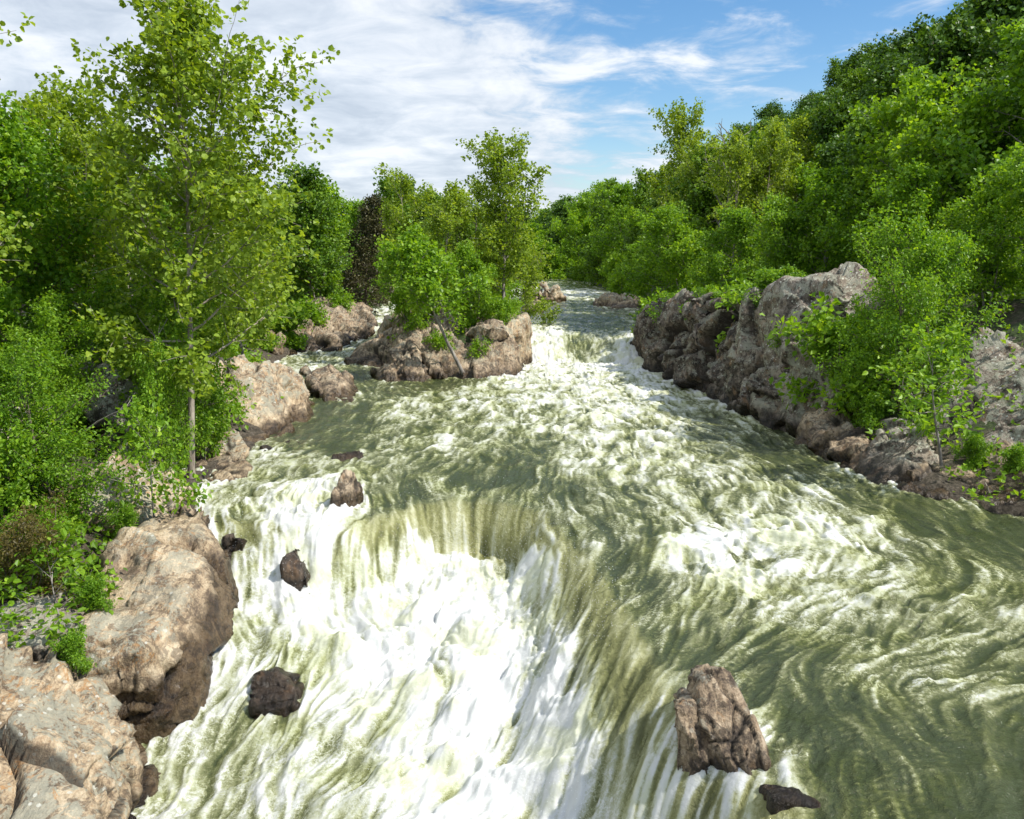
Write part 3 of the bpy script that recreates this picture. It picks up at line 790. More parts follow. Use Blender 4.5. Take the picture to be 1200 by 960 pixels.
    build_rock('stream_rock', 'upright pointed brown rock at the lip of the falls', [
        chunk([W(388, 614, -.6), W(418, 610, -.6), D(388, 585, 24.2), D(396, 566, 24.5), D(402, 549, 24.8), D(412, 550, 24.9), D(416, 572, 24.6)], (.1, .5, -.4), -2.5)], BROWN, 0.045, 0.35, 0.6, seed=28, dry=0.2)
    build_rock('stream_rock', 'narrow black rock with water pouring over it below the falls', [
        chunk([W(330, 715, -2.1), W(362, 718, -2.3), D(326, 660, 21.7), D(346, 640, 22.4), D(362, 676, 21.6)], (.0, .7, -.2), -4)], DARK, 0.05, 0.45, 0.6, seed=29)
    build_rock('stream_rock', 'low dark red-brown wet rock in foam beside the big tan boulder', [
        chunk([D(294, 822, 17.2), D(348, 818, 17.2), D(298, 796, 17.9), D(322, 784, 18.1), D(350, 796, 17.9)], (0, .6, -.2), -4)], DARK, 0.045, 0.4, 0.6, seed=30)
    build_rock('stream_rock', 'dark wet rock streaming with water at the base of the rust-stained hump', [
        chunk([W(262, 665, -1.4), W(292, 655, -1.3), D(262, 628, 22.5), D(286, 630, 22.6)], (0, .6, -.2), -4)], DARK, 0.05, 0.5, 0.7, seed=31)
    build_rock('jagged_rock', 'jagged brown rock standing at the lip of the falls in the foreground', [
        chunk([W(797, 925, -1.2), D(791, 832, 12.4), D(800, 824, 12.6), D(826, 826, 12.7), D(830, 905, 12.1), W(842, 915, -1.0)], (.1, .5, -.1), -4),
        chunk([D(819, 824, 12.7), D(824, 796, 12.9), D(838, 788, 13.0), D(858, 788, 13.05), D(868, 806, 12.9), D(878, 838, 12.75), W(900, 893, -.25), W(872, 915, -.5), W(832, 930, -1.3), W(812, 930, -1.2), D(822, 850, 12.35), D(862, 836, 12.5)], (-.05, .45, -.15), -4)],
        BROWN, 0.026, 0.42, 0.55, (1.45, .1, .15), 63, smooth=0.06, dry=0.6)
    build_rock('stream_rock', 'low black rock awash below the jagged rock in the foreground', [
        chunk([W(912, 958, -.6), W(962, 965, -.6), D(905, 932, 10.9), D(930, 925, 11.2), D(965, 945, 10.9)], (0, .5, -.2), -3)], DARK, 0.035, 0.3, 0.5, seed=33)
    # --- the island
    build_rock('island_rock', 'fractured rock base of the mid-river island, cut by vertical joints', [
        chunk([W(500, 442, 0), W(560, 445, 0), W(600, 442, 0), D(470, 378, 58), D(540, 366, 59), D(590, 372, 58), D(520, 405, 54), D(590, 400, 54)], (0, 3, 0)),
        chunk([D(463, 402, 57), D(468, 372, 59), D(500, 366, 60), D(505, 420, 55), W(470, 440, 0)], (0, 3, 0)),
        chunk([W(560, 442, 0), W(585, 443, 0), D(560, 395, 53.5), D(580, 385, 54)], (0, 2, 0))], BROWN, 0.13, 1.0, 1.6, (1.35, .1, .2), 34)
    build_rock('rock_column', 'tall tan rock column at the right end of the island, edging the main chute', [
        chunk([W(582, 441, 0), W(602, 438, 0), D(584, 382, 54.5), D(600, 374, 55.5)], (.2, 2.5, 0)),
        chunk([W(600, 438, 0), W(619, 424, 0), D(602, 376, 55.5), D(617, 371, 57)], (0, 3, 0))], TAN, 0.09, 0.8, 1.2, (1.35, .1, .2), 35)
    build_rock('boulder', 'dark grey upright boulder at the left front of the island', [
        chunk([W(444, 446, 0), W(496, 448, 0), D(456, 408, 53), D(480, 399, 54), D(497, 415, 53), D(447, 430, 52)], (.3, 1.5, -.3))], BROWN, 0.08, 0.8, 1.3, (.4, .4, .1), 36)
    build_rock('rock_shelf', 'low brown shelf rock reaching left from the island into the side channel', [
        chunk([W(408, 424, .1), W(425, 431, 0), W(460, 432, 0), D(425, 404, 60), D(462, 395, 60), D(470, 410, 58)], (.5, 2, 0))], BROWN, 0.1, 0.9, 1.4, (.2, .3, .5), 37)
    build_rock('rock_shelf', 'sunlit rock hump on the far side of the island by the side channel', [
        chunk([W(442, 396, .6), W(480, 396, .6), D(455, 372, 70), D(492, 360, 70)], (0, 3, 0))], TAN, 0.12, 0.9, 1.4, (.2, .3, .5), 38)
    # --- far rocks in the upper reach
    build_rock('boulder', 'distant tan rock pair beyond the island in the upper reach', [
        chunk([W(614, 354, 1.5), W(636, 355, 1.5), D(620, 342, 106), D(634, 341, 106)], (0, 3, 0)),
        chunk([W(634, 355, 1.5), W(662, 354, 1.5), D(640, 339, 106), D(655, 335, 107)], (0, 3, 0))], TAN, 0.16, 0.9, 1.8, seed=39)
    build_rock('boulder', 'low distant rock at the top of the main chute, just right of the island trees', [
        chunk([W(610, 368, 1.5), W(637, 368, 1.5), D(612, 358, 88), D(632, 357, 88)], (0, 2, 0))], BROWN, 0.14, 0.8, 1.6, seed=40)
    build_rock('boulder', 'distant tan rock ledge at the right edge of the upper reach', [
        chunk([W(700, 361, 1.5), W(752, 363, 1.5), D(706, 350, 98), D(722, 346, 99), D(752, 352, 97)], (0, 3, 0))], TAN, 0.16, 0.9, 1.8, seed=41)
    # --- right bank
    build_rock('boulder', 'huge grey domed boulder with lichen on the right bank cliff', [
        chunk([W(880, 486, 0), W(938, 512, 0), W(962, 520, 0), D(866, 372, 42.5), D(882, 347, 41), D(915, 333, 38.8), D(960, 328, 37.2), D(988, 333, 36), D(1004, 352, 35), D(995, 440, 32.8), D(900, 450, 37.8), D(945, 470, 34.4)], (1.2, 2.5, -.4))],
        GREY, 0.1, 0.85, 2.0, (.35, .45, .5), 42, smooth=0.7)
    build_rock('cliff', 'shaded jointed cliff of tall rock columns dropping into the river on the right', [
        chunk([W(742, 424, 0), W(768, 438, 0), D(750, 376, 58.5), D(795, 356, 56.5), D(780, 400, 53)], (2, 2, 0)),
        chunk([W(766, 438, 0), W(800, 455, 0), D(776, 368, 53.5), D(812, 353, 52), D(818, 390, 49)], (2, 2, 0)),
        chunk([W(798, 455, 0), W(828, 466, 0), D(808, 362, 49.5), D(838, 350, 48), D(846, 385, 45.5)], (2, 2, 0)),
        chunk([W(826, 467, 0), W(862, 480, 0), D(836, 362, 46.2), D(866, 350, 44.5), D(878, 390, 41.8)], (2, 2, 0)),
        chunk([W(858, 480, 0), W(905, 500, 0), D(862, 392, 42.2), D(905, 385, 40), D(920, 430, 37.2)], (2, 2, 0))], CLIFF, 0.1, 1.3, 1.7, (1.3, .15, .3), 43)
    build_rock('outcrop', 'broken brown outcrop at the water, downstream of the domed boulder', [
        chunk([W(934, 520, 0), W(985, 548, 0), D(942, 484, 33.2), D(965, 478, 33), D(990, 484, 32.2), D(1000, 520, 30.2)], (.8, 1.4, -.2)),
        chunk([W(975, 545, 0), W(1015, 562, 0), D(985, 500, 31.0), D(1012, 500, 30.6), D(1022, 540, 28.7)], (.8, 1.2, -.2))], BROWN, 0.08, 0.75, 1.0, (.3, .6, .7), 44)
    build_rock('outcrop', 'angular tan-grey outcrop at the waterline behind the driftwood', [
        chunk([W(1008, 560, 0), W(1056, 578, 0), D(1030, 498, 30.0), D(1058, 492, 29.6), D(1085, 512, 28.4), D(1090, 552, 26.9)], (.8, 1.4, -.2))], GREY, 0.08, 0.75, 1.0, (.3, .6, .7), 45)
    build_rock('outcrop', 'long brown shoreline rock under the slim sapling near the right edge', [
        chunk([W(1050, 578, 0), W(1142, 590, 0), D(1075, 548, 26.8), D(1115, 538, 26.8), D(1150, 560, 25.6)], (.8, 1.2, -.2)),
        chunk([W(1130, 590, 0), W(1165, 594, 0), D(1125, 555, 26.0), D(1155, 560, 25.4)], (.8, 1.2, -.2))], BROWN, 0.07, 0.7, 0.9, (.3, .6, .7), 46)
    build_rock('outcrop', 'brown shoreline rock pile cut by the right edge of the view', [
        chunk([W(1150, 594, 0), W(1260, 622, 0), D(1150, 535, 26.3), D(1200, 535, 25.4), D(1260, 555, 24)], (.8, 1.5, -.2))], BROWN, 0.07, 0.75, 1.0, (.3, .6, .7), 47)
    build_rock('rock_slope', 'grey lichen-covered rock slope above the shoreline rocks near the right edge', [
        chunk([D(1092, 470, 31), D(1105, 420, 33), D(1160, 396, 32), D(1250, 420, 29), D(1260, 540, 25.2), D(1160, 535, 27), D(1100, 520, 28.4)], (1, 2, -.2), 0.0),
        chunk([D(1020, 470, 32), D(1040, 430, 34), D(1092, 430, 34), D(1100, 520, 28.6), D(1040, 510, 29.8)], (1, 2, -.2), 0.0)], GREY, 0.1, 0.85, 1.5, (.4, .7, .5), 48)


# ------------------------------------------------------------------ sky, sun
SUN_EL, SUN_AZ = R(50), R(62)     # azimuth clockwise from straight behind the camera... see SUN_DIR
SUN_DIR = Vector((math.cos(SUN_EL) * math.sin(R(109)), math.cos(SUN_EL) * math.cos(R(109)), math.sin(SUN_EL)))   # from the right, a little behind


def build_sky():
    w = bpy.data.worlds.new('World'); SC.world = w; w.use_nodes = True
    t = w.node_tree; t.nodes.clear()

    class N(NT):
        def __init__(self): self.t = t
    m = N()
    sky = m.n('ShaderNodeTexSky', sky_type='NISHITA', sun_disc=False, sun_elevation=SUN_EL, sun_rotation=R(109), altitude=60, air_density=1.0, dust_density=0.6, ozone_density=1.6)
    tc = m.n('ShaderNodeTexCoord'); G = tc.outputs['Generated']
    sep = m.n('ShaderNodeSeparateXYZ'); m.l(G, sep.inputs[0])
    zc = m.math('MAXIMUM', sep.outputs[2], 0.0)
    den = m.math('ADD', zc, 0.16)
    u = m.math('DIVIDE', sep.outputs[0], den); v = m.math('DIVIDE', sep.outputs[1], den)
    cv = m.n('ShaderNodeCombineXYZ'); m.l(u, cv.inputs[0]); m.l(v, cv.inputs[1])
    mp = m.n('ShaderNodeMapping'); mp.inputs['Rotation'].default_value = (0, 0, R(-28)); mp.inputs['Scale'].default_value = (0.75, 1.25, 1); mp.inputs['Location'].default_value = (3.1, 1.7, 0)
    m.l(cv.outputs[0], mp.inputs[0])
    a = m.noise(mp.outputs[0], 1.15, 8, 0.60, 0.35)
    b = m.noise(cv.outputs[0], 4.2, 8, 0.62, 0.5)
    # a veil of cloud thickens to the left (west)
    lean = m.step(u, 0.45, -0.7)
    c = m.math('ADD', m.math('MULTIPLY', a, 0.58), m.math('MULTIPLY', b, 0.44))
    c = m.math('ADD', c, m.math('MULTIPLY', lean, 0.30))
    c = m.math('ADD', c, m.step(sep.outputs[2], 0.24, 0.02, 0.0, 0.16))
    mask = m.step(c, 0.515, 0.69)
    cl = m.ramp(m.math('ADD', m.math('MULTIPLY', b, 0.5), m.math('MULTIPLY', a, 0.5)), [(0.38, (3.5, 4.0, 4.7)), (0.5, (4.7, 5.15, 5.75)), (0.62, (6.3, 6.5, 6.8))])
    dt = m.n('ShaderNodeVectorMath', operation='DOT_PRODUCT'); m.l(G, dt.inputs[0]); dt.inputs[1].default_value = SUN_DIR
    glow = m.step(dt.outputs['Value'], 0.25, 1.0, 1.0, 2.9)            # forward scattering round the unseen sun, added for more fill light
    sc_ = m.n('ShaderNodeVectorMath', operation='SCALE'); m.l(cl, sc_.inputs[0]); m.l(glow, sc_.inputs['Scale'])
    cl = sc_.outputs[0]
    hs = m.n('ShaderNodeHueSaturation'); hs.inputs['Saturation'].default_value = 1.3; hs.inputs['Value'].default_value = 1.0
    m.l(sky.outputs[0], hs.inputs['Color'])
    col = m.mix(m.math('MULTIPLY', mask, 0.93), hs.outputs[0], cl)
    bg = m.n('ShaderNodeBackground'); bg.inputs['Strength'].default_value = 0.10
    m.l(col, bg.inputs['Color'])
    o = m.n('ShaderNodeOutputWorld'); m.l(bg.outputs[0], o.inputs['Surface'])
    sd = bpy.data.lights.new('sun', 'SUN'); sd.energy = 3.9; sd.angle = R(0.53); sd.color = (1.0, 0.945, 0.86)
    so = bpy.data.objects.new('sun', sd); COL.objects.link(so)
    so.rotation_euler = SUN_DIR.to_track_quat('Z', 'Y').to_euler()


SC.view_settings.view_transform = 'Standard'
SC.view_settings.look = 'None'
SC.view_settings.exposure = 0.7
SC.view_settings.gamma = 1.0
SC.view_settings.use_curve_mapping = False
SC.render.engine = 'CYCLES'
cy = SC.cycles
cy.max_bounces = 7; cy.diffuse_bounces = 3; cy.glossy_bounces = 3; cy.transmission_bounces = 4; cy.transparent_max_bounces = 8
cy.caustics_reflective = False; cy.caustics_refractive = False
cy.sample_clamp_indirect = 6
cy.use_denoising = True
# ------------------------------------------------------------------ trees
def leaf_material(name, dark, mid, light, trans=0.46, rough=0.45):
    m = NT(name)
    col = m.ramp(m.attr('tint'), [(0.0, dark), (0.5, mid), (1.0, light)])
    p = m.n('ShaderNodeBsdfPrincipled')
    m.l(col, p.inputs['Base Color']); p.inputs['Roughness'].default_value = rough
    p.inputs['Specular IOR Level'].default_value = 0.35
    tr = m.n('ShaderNodeBsdfTranslucent')
    m.l(m.mix(1.0, col, (1.6, 1.45, 0.5), 'MULTIPLY'), tr.inputs['Color'])
    mx = m.n('ShaderNodeMixShader'); mx.inputs[0].default_value = trans
    m.l(p.outputs[0], mx.inputs[1]); m.l(tr.outputs[0], mx.inputs[2])
    return m.out(mx.outputs[0])


def bark_material(name, dark, light, scale=6.0):
    m = NT(name)
    tc = m.n('ShaderNodeTexCoord')
    mp = m.n('ShaderNodeMapping'); mp.inputs['Scale'].default_value = (1, 1, 0.28); m.l(tc.outputs['Object'], mp.inputs[0])
    a = m.noise(mp.outputs[0], scale, 6, 0.65); b = m.noise(tc.outputs['Object'], 1.1, 4, 0.6)
    col = m.ramp(m.math('ADD', m.math('MULTIPLY', a, 0.6), m.math('MULTIPLY', b, 0.4)), [(0.38, dark), (0.62, light)])
    bp = m.n('ShaderNodeBump'); bp.inputs['Distance'].default_value = 0.03; m.l(a, bp.inputs['Height'])
    p = m.n('ShaderNodeBsdfPrincipled'); p.inputs['Roughness'].default_value = 0.9
    m.l(col, p.inputs['Base Color']); m.l(bp.outputs[0], p.inputs['Normal'])
    return m.out(p.outputs[0])


L_SYC = leaf_material('sycamore_leaf', (0.101, 0.166, 0.014), (0.226, 0.337, 0.030), (0.392, 0.498, 0.065))
L_MAP = leaf_material('maple_leaf', (0.060, 0.145, 0.010), (0.160, 0.313, 0.018), (0.309, 0.471, 0.035))
L_BUSH = leaf_material('bush_leaf', (0.074, 0.164, 0.010), (0.186, 0.344, 0.020), (0.338, 0.501, 0.04))
L_OAK = leaf_material('oak_leaf', (0.044, 0.103, 0.009), (0.114, 0.227, 0.016), (0.229, 0.356, 0.03), 0.3)
L_DARK = leaf_material('hill_leaf', (0.029, 0.077, 0.010), (0.072, 0.158, 0.016), (0.148, 0.251, 0.028), 0.25)
L_CEDAR = leaf_material('cedar_leaf', (0.032, 0.036, 0.012), (0.075, 0.072, 0.026), (0.13, 0.12, 0.042), 0.1)
L_RED = leaf_material('reddish_leaf', (0.06, 0.05, 0.015), (0.13, 0.11, 0.03), (0.20, 0.17, 0.05))
B_PALE = bark_material('pale_bark', (0.12, 0.095, 0.07), (0.42, 0.37, 0.30))
B_BROWN = bark_material('brown_bark', (0.055, 0.042, 0.032), (0.20, 0.155, 0.12))
B_GREY = bark_material('grey_bark', (0.10, 0.09, 0.08), (0.34, 0.31, 0.27))


class Tubes:
    def __init__(self): self.v, self.f, self.n = [], [], 0

    def add(self, P, rad, sides):
        P = np.asarray(P, float); k = len(P)
        T = np.gradient(P, axis=0); T /= np.linalg.norm(T, axis=1)[:, None] + 1e-9
        ref = np.array([0.31, 0.95, 0.05]) if abs(T[0, 2]) > 0.7 else np.array([0, 0, 1.0])
        U = np.cross(T, ref); U /= np.linalg.norm(U, axis=1)[:, None] + 1e-9
        V = np.cross(T, U)
        a = np.arange(sides) * 2 * math.pi / sides
        ring = P[:, None] + np.asarray(rad)[:, None, None] * (np.cos(a)[None, :, None] * U[:, None] + np.sin(a)[None, :, None] * V[:, None])
        idx = self.n + np.arange(k * sides).reshape(k, sides)
        nx = np.roll(idx, -1, 1)
        self.f.append(np.stack([idx[:-1], nx[:-1], nx[1:], idx[1:]], -1).reshape(-1, 4))
        self.v.append(ring.reshape(-1, 3)); self.n += k * sides

    def mesh(self, name):
        return mesh_from(name, np.vstack(self.v), np.vstack(self.f))


def path(r, start, d0, length, n, up=0.25, wob=0.25):
    """a wandering limb: bends gradually towards the light"""
    P = [np.array(start, float)]; d = np.array(d0, float); d /= np.linalg.norm(d)
    for i in range(n):
        d = d + np.array([0, 0, up / n]) + r.normal(0, wob / math.sqrt(n), 3)
        d /= np.linalg.norm(d)
        P.append(P[-1] + d * length / n)
    return np.array(P)


def leaves_mesh(name, r, O, Dr, tint, size, aspect=1.0, droop=0.25, fine=False):
    """one small folded four-cornered blade per leaf"""
    n = len(O)
    nrm = r.normal(0, 1, (n, 3)) * 0.75 + np.array([0.15, -0.1, 0.75]); nrm /= np.linalg.norm(nrm, axis=1)[:, None]
    ax = Dr + r.normal(0, 0.6, (n, 3)) - np.array([0, 0, droop])
    ax -= nrm * (ax * nrm).sum(1)[:, None]; ax /= np.linalg.norm(ax, axis=1)[:, None] + 1e-9
    sd = np.cross(nrm, ax)
    s = (size * r.uniform(0.6, 1.35, n))[:, None]
    w = s * 0.5 * aspect
    base = O; tip = O + ax * s - nrm * s * 0.12
    mid = O + ax * s * 0.42
    l = mid + sd * w + nrm * w * 0.22; q = mid - sd * w + nrm * w * 0.22
    if fine:                      # a rounder blade, six corners
        up_ = nrm * w * 0.2
        l1 = O + ax * s * 0.22 + sd * w * 0.85 + up_; q1 = O + ax * s * 0.22 - sd * w * 0.85 + up_
        l2_ = O + ax * s * 0.62 + sd * w * 0.9 + up_; q2 = O + ax * s * 0.62 - sd * w * 0.9 + up_
        V = np.stack([base, q1, q2, tip, l2_, l1], 1).reshape(-1, 3)
        i = np.arange(n) * 6
        F = np.concatenate([np.stack([i, i + 1, i + 2, i + 3], 1), np.stack([i, i + 3, i + 4, i + 5], 1)])
        me = mesh_from(name, V, F, smooth=False)
        set_attr(me, 'tint', np.repeat(np.clip(tint, 0, 1), 6))
        return me
    V = np.stack([base, q, tip, l], 1).reshape(-1, 3)
    i = np.arange(n) * 4
    F = np.concatenate([np.stack([i, i + 1, i + 2], 1), np.stack([i, i + 2, i + 3], 1)])
    me = mesh_from(name, V, F, smooth=False)
    set_attr(me, 'tint', np.repeat(np.clip(tint, 0, 1), 4))
    return me


def make_tree(seed, H, leaf, bark, n1=34, base=0.18, spread=0.34, shape='oval', stems=1, lean=0.0, trunk_r=None, leaf_size=0.16, aspect=1.0, nleaf=20000,
              l2=7, twig=0.55, up1=(0.35, 1.1), droop=0.25, wob=0.3, tip_r=0.012, side=(8, 5, 3), trunk_frac=0.93, clump=0.0, fine=False, twob=0.16):
    r = np.random.default_rng(seed)
    tb = Tubes(); trunk_r = trunk_r or H * 0.0135
    tw_o, tw_d, tw_w = [], [], []
    for s in range(stems):
        az = r.uniform(0, 6.28)
        off = np.array([math.cos(az), math.sin(az), 0]) * (0 if stems == 1 else 0.03 * H)
        d0 = np.array([lean + (0 if stems == 1 else 0.35 * math.cos(az)), 0 if stems == 1 else 0.35 * math.sin(az), 1.0])
        h = H * (1 if s == 0 else r.uniform(0.65, 0.95))
        T = path(r, off * np.array([1, 1, 0]) + np.array([0, 0, -0.25]), d0, h * trunk_frac / max(0.8, d0[2] / np.linalg.norm(d0)) * (1 if stems == 1 else .98), 18, 0.55 if stems > 1 else 0.3, twob)
        tt = np.linspace(0, 1, 19)
        rt = trunk_r / math.sqrt(stems) * ((1 - tt) ** 0.9 * 0.93 + 0.07); rt[0] *= 1.35
        tb.add(T, rt, side[0])
        k1 = max(3, n1 // stems)
        for i in range(k1):
            t = base + (1 - base) * ((i + r.uniform(0, 1)) / k1)
            t = min(t, 0.985)
            j = t * 18; a = int(j); p0 = T[a] + (T[min(a + 1, 18)] - T[a]) * (j - a)
            u = (t - base) / (1 - base)
            if shape == 'oval': env = math.sin(math.pi * (0.14 + 0.80 * u)) ** 0.8
            elif shape == 'cone': env = (1 - u) ** 0.8 + 0.08
            elif shape == 'wide': env = 0.75 + 0.45 * u if u < 0.55 else 1.0 - 1.05 * (u - 0.55)
            elif shape == 'vase': env = 0.45 + 0.75 * u if u < 0.75 else 1.0 - 1.6 * (u - 0.75)
            else: env = (0.75 + 0.25 * math.sin(3 * u)) * (1.0 - 0.55 * u ** 2)
            az = i * 2.4 + r.uniform(-0.5, 0.5)
            el = up1[0] + (up1[1] - up1[0]) * u + r.normal(0, 0.14)
            d1 = np.array([math.cos(az) * math.cos(el), math.sin(az) * math.cos(el), math.sin(el)])
            L1 = h * spread * env * r.uniform(0.65, 1.2)
            B = path(r, p0, d1, L1, 8, 0.35, wob)
            tb.add(B, np.linspace(max(tip_r * 1.6, rt[a] * 0.5), tip_r, 9), side[1])
            n2 = max(2, int(l2 * (0.5 + 0.9 * L1 / (H * spread))))
            for q in range(n2):
                t2 = 0.22 + 0.78 * (q + r.uniform(0, 1)) / n2
                j2 = min(t2, 0.99) * 8; a2 = int(j2); p1 = B[a2] + (B[a2 + 1] - B[a2]) * (j2 - a2)
                dd = B[a2 + 1] - B[a2]; dd /= np.linalg.norm(dd)
                d2 = dd * 0.75 + r.normal(0, 0.62, 3) + np.array([0, 0, 0.12])
                L2 = L1 * r.uniform(0.22, 0.46) * (1.15 - 0.5 * t2) + 0.02 * H
                C = path(r, p1, d2, L2, 5, 0.2, wob)
                tb.add(C, np.linspace(tip_r * 1.1, tip_r * 0.45, 6), side[2])
                wgt = r.uniform(0.5, 1.4)
                for z in range(6):
                    if z == 0 and t2 < 0.5: continue
                    e = C[z] - C[max(0, z - 1)] if z else C[1] - C[0]
                    tw_o.append(C[z]); tw_d.append(e / (np.linalg.norm(e) + 1e-9)); tw_w.append(wgt * (0.5 + 0.25 * z))
            for z in (6, 7, 8):
                e = B[z] - B[z - 1]; tw_o.append(B[z]); tw_d.append(e / np.linalg.norm(e)); tw_w.append(1.2)
    O = np.array(tw_o); Dd = np.array(tw_d); w = np.array(tw_w); w /= w.sum()
    pick = r.choice(len(O), nleaf, p=w)
    ct = r.normal(0, 0.13, len(O))
    dirs = Dd[pick] * 0.55 + r.normal(0, 0.6, (nleaf, 3)); dirs /= np.linalg.norm(dirs, axis=1)[:, None]
    sub = r.integers(0, 4, nleaf)                      # leaves sit in small sprays rather than evenly
    hs = np.stack([TAB[(pick * 7 + sub * 131 + k * 977) & 65535] for k in range(3)], 1) - 0.5
    Lo = O[pick] + dirs * (twig * r.uniform(0.1, 1.0, nleaf) ** 0.8)[:, None] * (0.45 if clump else 1) + hs * twig * (1.6 if clump else 0.7)
    tint = 0.45 + ct[pick] + r.normal(0, 0.17, nleaf)
    crown = leaves_mesh('crown', r, Lo, dirs, tint, leaf_size, aspect, droop, fine)
    crown.materials.append(leaf)
    tr = tb.mesh('trunk'); tr.materials.append(bark)
    return dict(H=float(Lo[:, 2].max()), trunk=tr, crown=crown)


PROTO = {}


def protos():
    P = PROTO
    P['syc'] = make_tree(101, 13.5, L_SYC, B_PALE, n1=40, base=0.29, spread=0.33, shape='wide', leaf_size=0.15, nleaf=19000, l2=9, twig=0.42, up1=(0.25, 1.15), trunk_r=0.115, clump=1, fine=True, twob=0.05)
    P['syc2'] = make_tree(102, 13.0, L_SYC, B_GREY, n1=34, base=0.2, spread=0.36, shape='vase', leaf_size=0.21, nleaf=13000, l2=7, twig=0.5, up1=(0.45, 1.2), trunk_r=0.15, clump=1)
    P['syc3'] = make_tree(103, 13.0, L_SYC, B_PALE, n1=30, base=0.12, spread=0.33, shape='oval', leaf_size=0.21, nleaf=12000, l2=7, twig=0.5, up1=(0.35, 1.15), stems=2, clump=1)
    P['map'] = make_tree(104, 11.0, L_MAP, B_BROWN, n1=40, base=0.1, spread=0.40, shape='oval', leaf_size=0.17, nleaf=24000, l2=9, twig=0.5, up1=(0.15, 0.95), droop=0.5, clump=1, fine=True)
    P['map2'] = make_tree(105, 11.0, L_MAP, B_GREY, n1=36, base=0.08, spread=0.42, shape='round', leaf_size=0.24, nleaf=13000, l2=8, twig=0.6, up1=(0.1, 1.0), droop=0.4, clump=1)
    P['map3'] = make_tree(106, 11.0, L_BUSH, B_GREY, n1=34, base=0.06, spread=0.38, shape='oval', leaf_size=0.24, nleaf=12000, l2=8, twig=0.6, up1=(0.25, 1.1), stems=2, droop=0.4, clump=1)
    P['oak'] = make_tree(107, 13.0, L_OAK, B_BROWN, n1=36, base=0.1, spread=0.38, shape='round', leaf_size=0.30, nleaf=11000, l2=8, twig=0.7, up1=(0.1, 1.1), side=(6, 4, 3), clump=1)
    P['oak2'] = make_tree(108, 13.0, L_DARK, B_BROWN, n1=32, base=0.12, spread=0.36, shape='oval', leaf_size=0.34, nleaf=9000, l2=8, twig=0.75, up1=(0.2, 1.1), side=(6, 4, 3), clump=1)
    P['oak3'] = make_tree(109, 13.0, L_DARK, B_GREY, n1=30, base=0.1, spread=0.42, shape='round', leaf_size=0.34, nleaf=9000, l2=8, twig=0.8, up1=(0.1, 1.0), side=(6, 4, 3), clump=1)
    P['cedar'] = make_tree(110, 10.0, L_CEDAR, B_BROWN, n1=60, base=0.06, spread=0.26, shape='cone', leaf_size=0.24, aspect=0.5, nleaf=11000, l2=7, twig=0.4, up1=(0.1, 0.5))
    P['bush'] = make_tree(111, 3.2, L_BUSH, B_BROWN, n1=30, base=0.08, spread=0.55, shape='round', stems=5, leaf_size=0.14, aspect=0.62, nleaf=6500, l2=6, twig=0.36, up1=(0.1, 0.9), droop=0.6, trunk_r=0.05, tip_r=0.006, fine=True)
    P['bush2'] = make_tree(112, 3.0, L_MAP, B_BROWN, n1=26, base=0.1, spread=0.50, shape='oval', stems=4, leaf_size=0.15, aspect=0.7, nleaf=5000, l2=6, twig=0.36, up1=(0.2, 1.0), droop=0.5, trunk_r=0.05, tip_r=0.006)
    P['bush3'] = make_tree(113, 3.0, L_BUSH, B_GREY, n1=26, base=0.1, spread=0.55, shape='round', stems=4, leaf_size=0.22, aspect=0.7, nleaf=3000, l2=5, twig=0.45, up1=(0.2, 1.0), droop=0.5, trunk_r=0.05, tip_r=0.008)
    P['tall_bush'] = make_tree(114, 6.0, L_BUSH, B_BROWN, n1=34, base=0.15, spread=0.42, shape='round', stems=2, leaf_size=0.145, aspect=0.6, nleaf=11000, l2=8, twig=0.4, up1=(0.05, 0.9), droop=0.7, trunk_r=0.09, tip_r=0.007, fine=True)
    P['sapling'] = make_tree(115, 4.2, L_BUSH, B_GREY, n1=14, base=0.42, spread=0.36, shape='round', stems=1, leaf_size=0.15, aspect=0.65, nleaf=1100, l2=4, twig=0.32, up1=(0.1, 0.8), droop=0.5, trunk_r=0.045, tip_r=0.006, fine=True)
    P['feather'] = make_tree(116, 7.0, L_MAP, B_BROWN, n1=44, base=0.06, spread=0.42, shape='oval', stems=2, leaf_size=0.13, aspect=0.6, nleaf=17000, l2=9, twig=0.42, up1=(0.1, 1.0), droop=0.5, trunk_r=0.11, tip_r=0.007, fine=True)
    P['leaner'] = make_tree(117, 7.0, L_BUSH, B_GREY, n1=22, base=0.5, spread=0.36, shape='round', lean=-0.6, leaf_size=0.22, aspect=0.8, nleaf=4200, l2=6, twig=0.5, up1=(0.15, 1.0), trunk_r=0.12, tip_r=0.012)
    P['redbush'] = make_tree(118, 2.6, L_RED, B_BROWN, n1=24, base=0.1, spread=0.4, shape='round', stems=5, leaf_size=0.08, aspect=0.5, nleaf=5000, l2=6, twig=0.26, up1=(0.4, 1.2), trunk_r=0.04, tip_r=0.005)
    # a bare dead tree
    d = make_tree(119, 10.0, L_CEDAR, B_GREY, n1=12, base=0.35, spread=0.32, shape='round', leaf_size=0.05, nleaf=10, l2=3, twig=0.1, up1=(0.5, 1.1), trunk_r=0.17, tip_r=0.02, wob=0.4)
    d['crown'] = None; d['H'] = 9.6
    P['dead'] = d


def zg(x, y):
    return float(ground_z(np.array([x]), np.array([y]))[0])


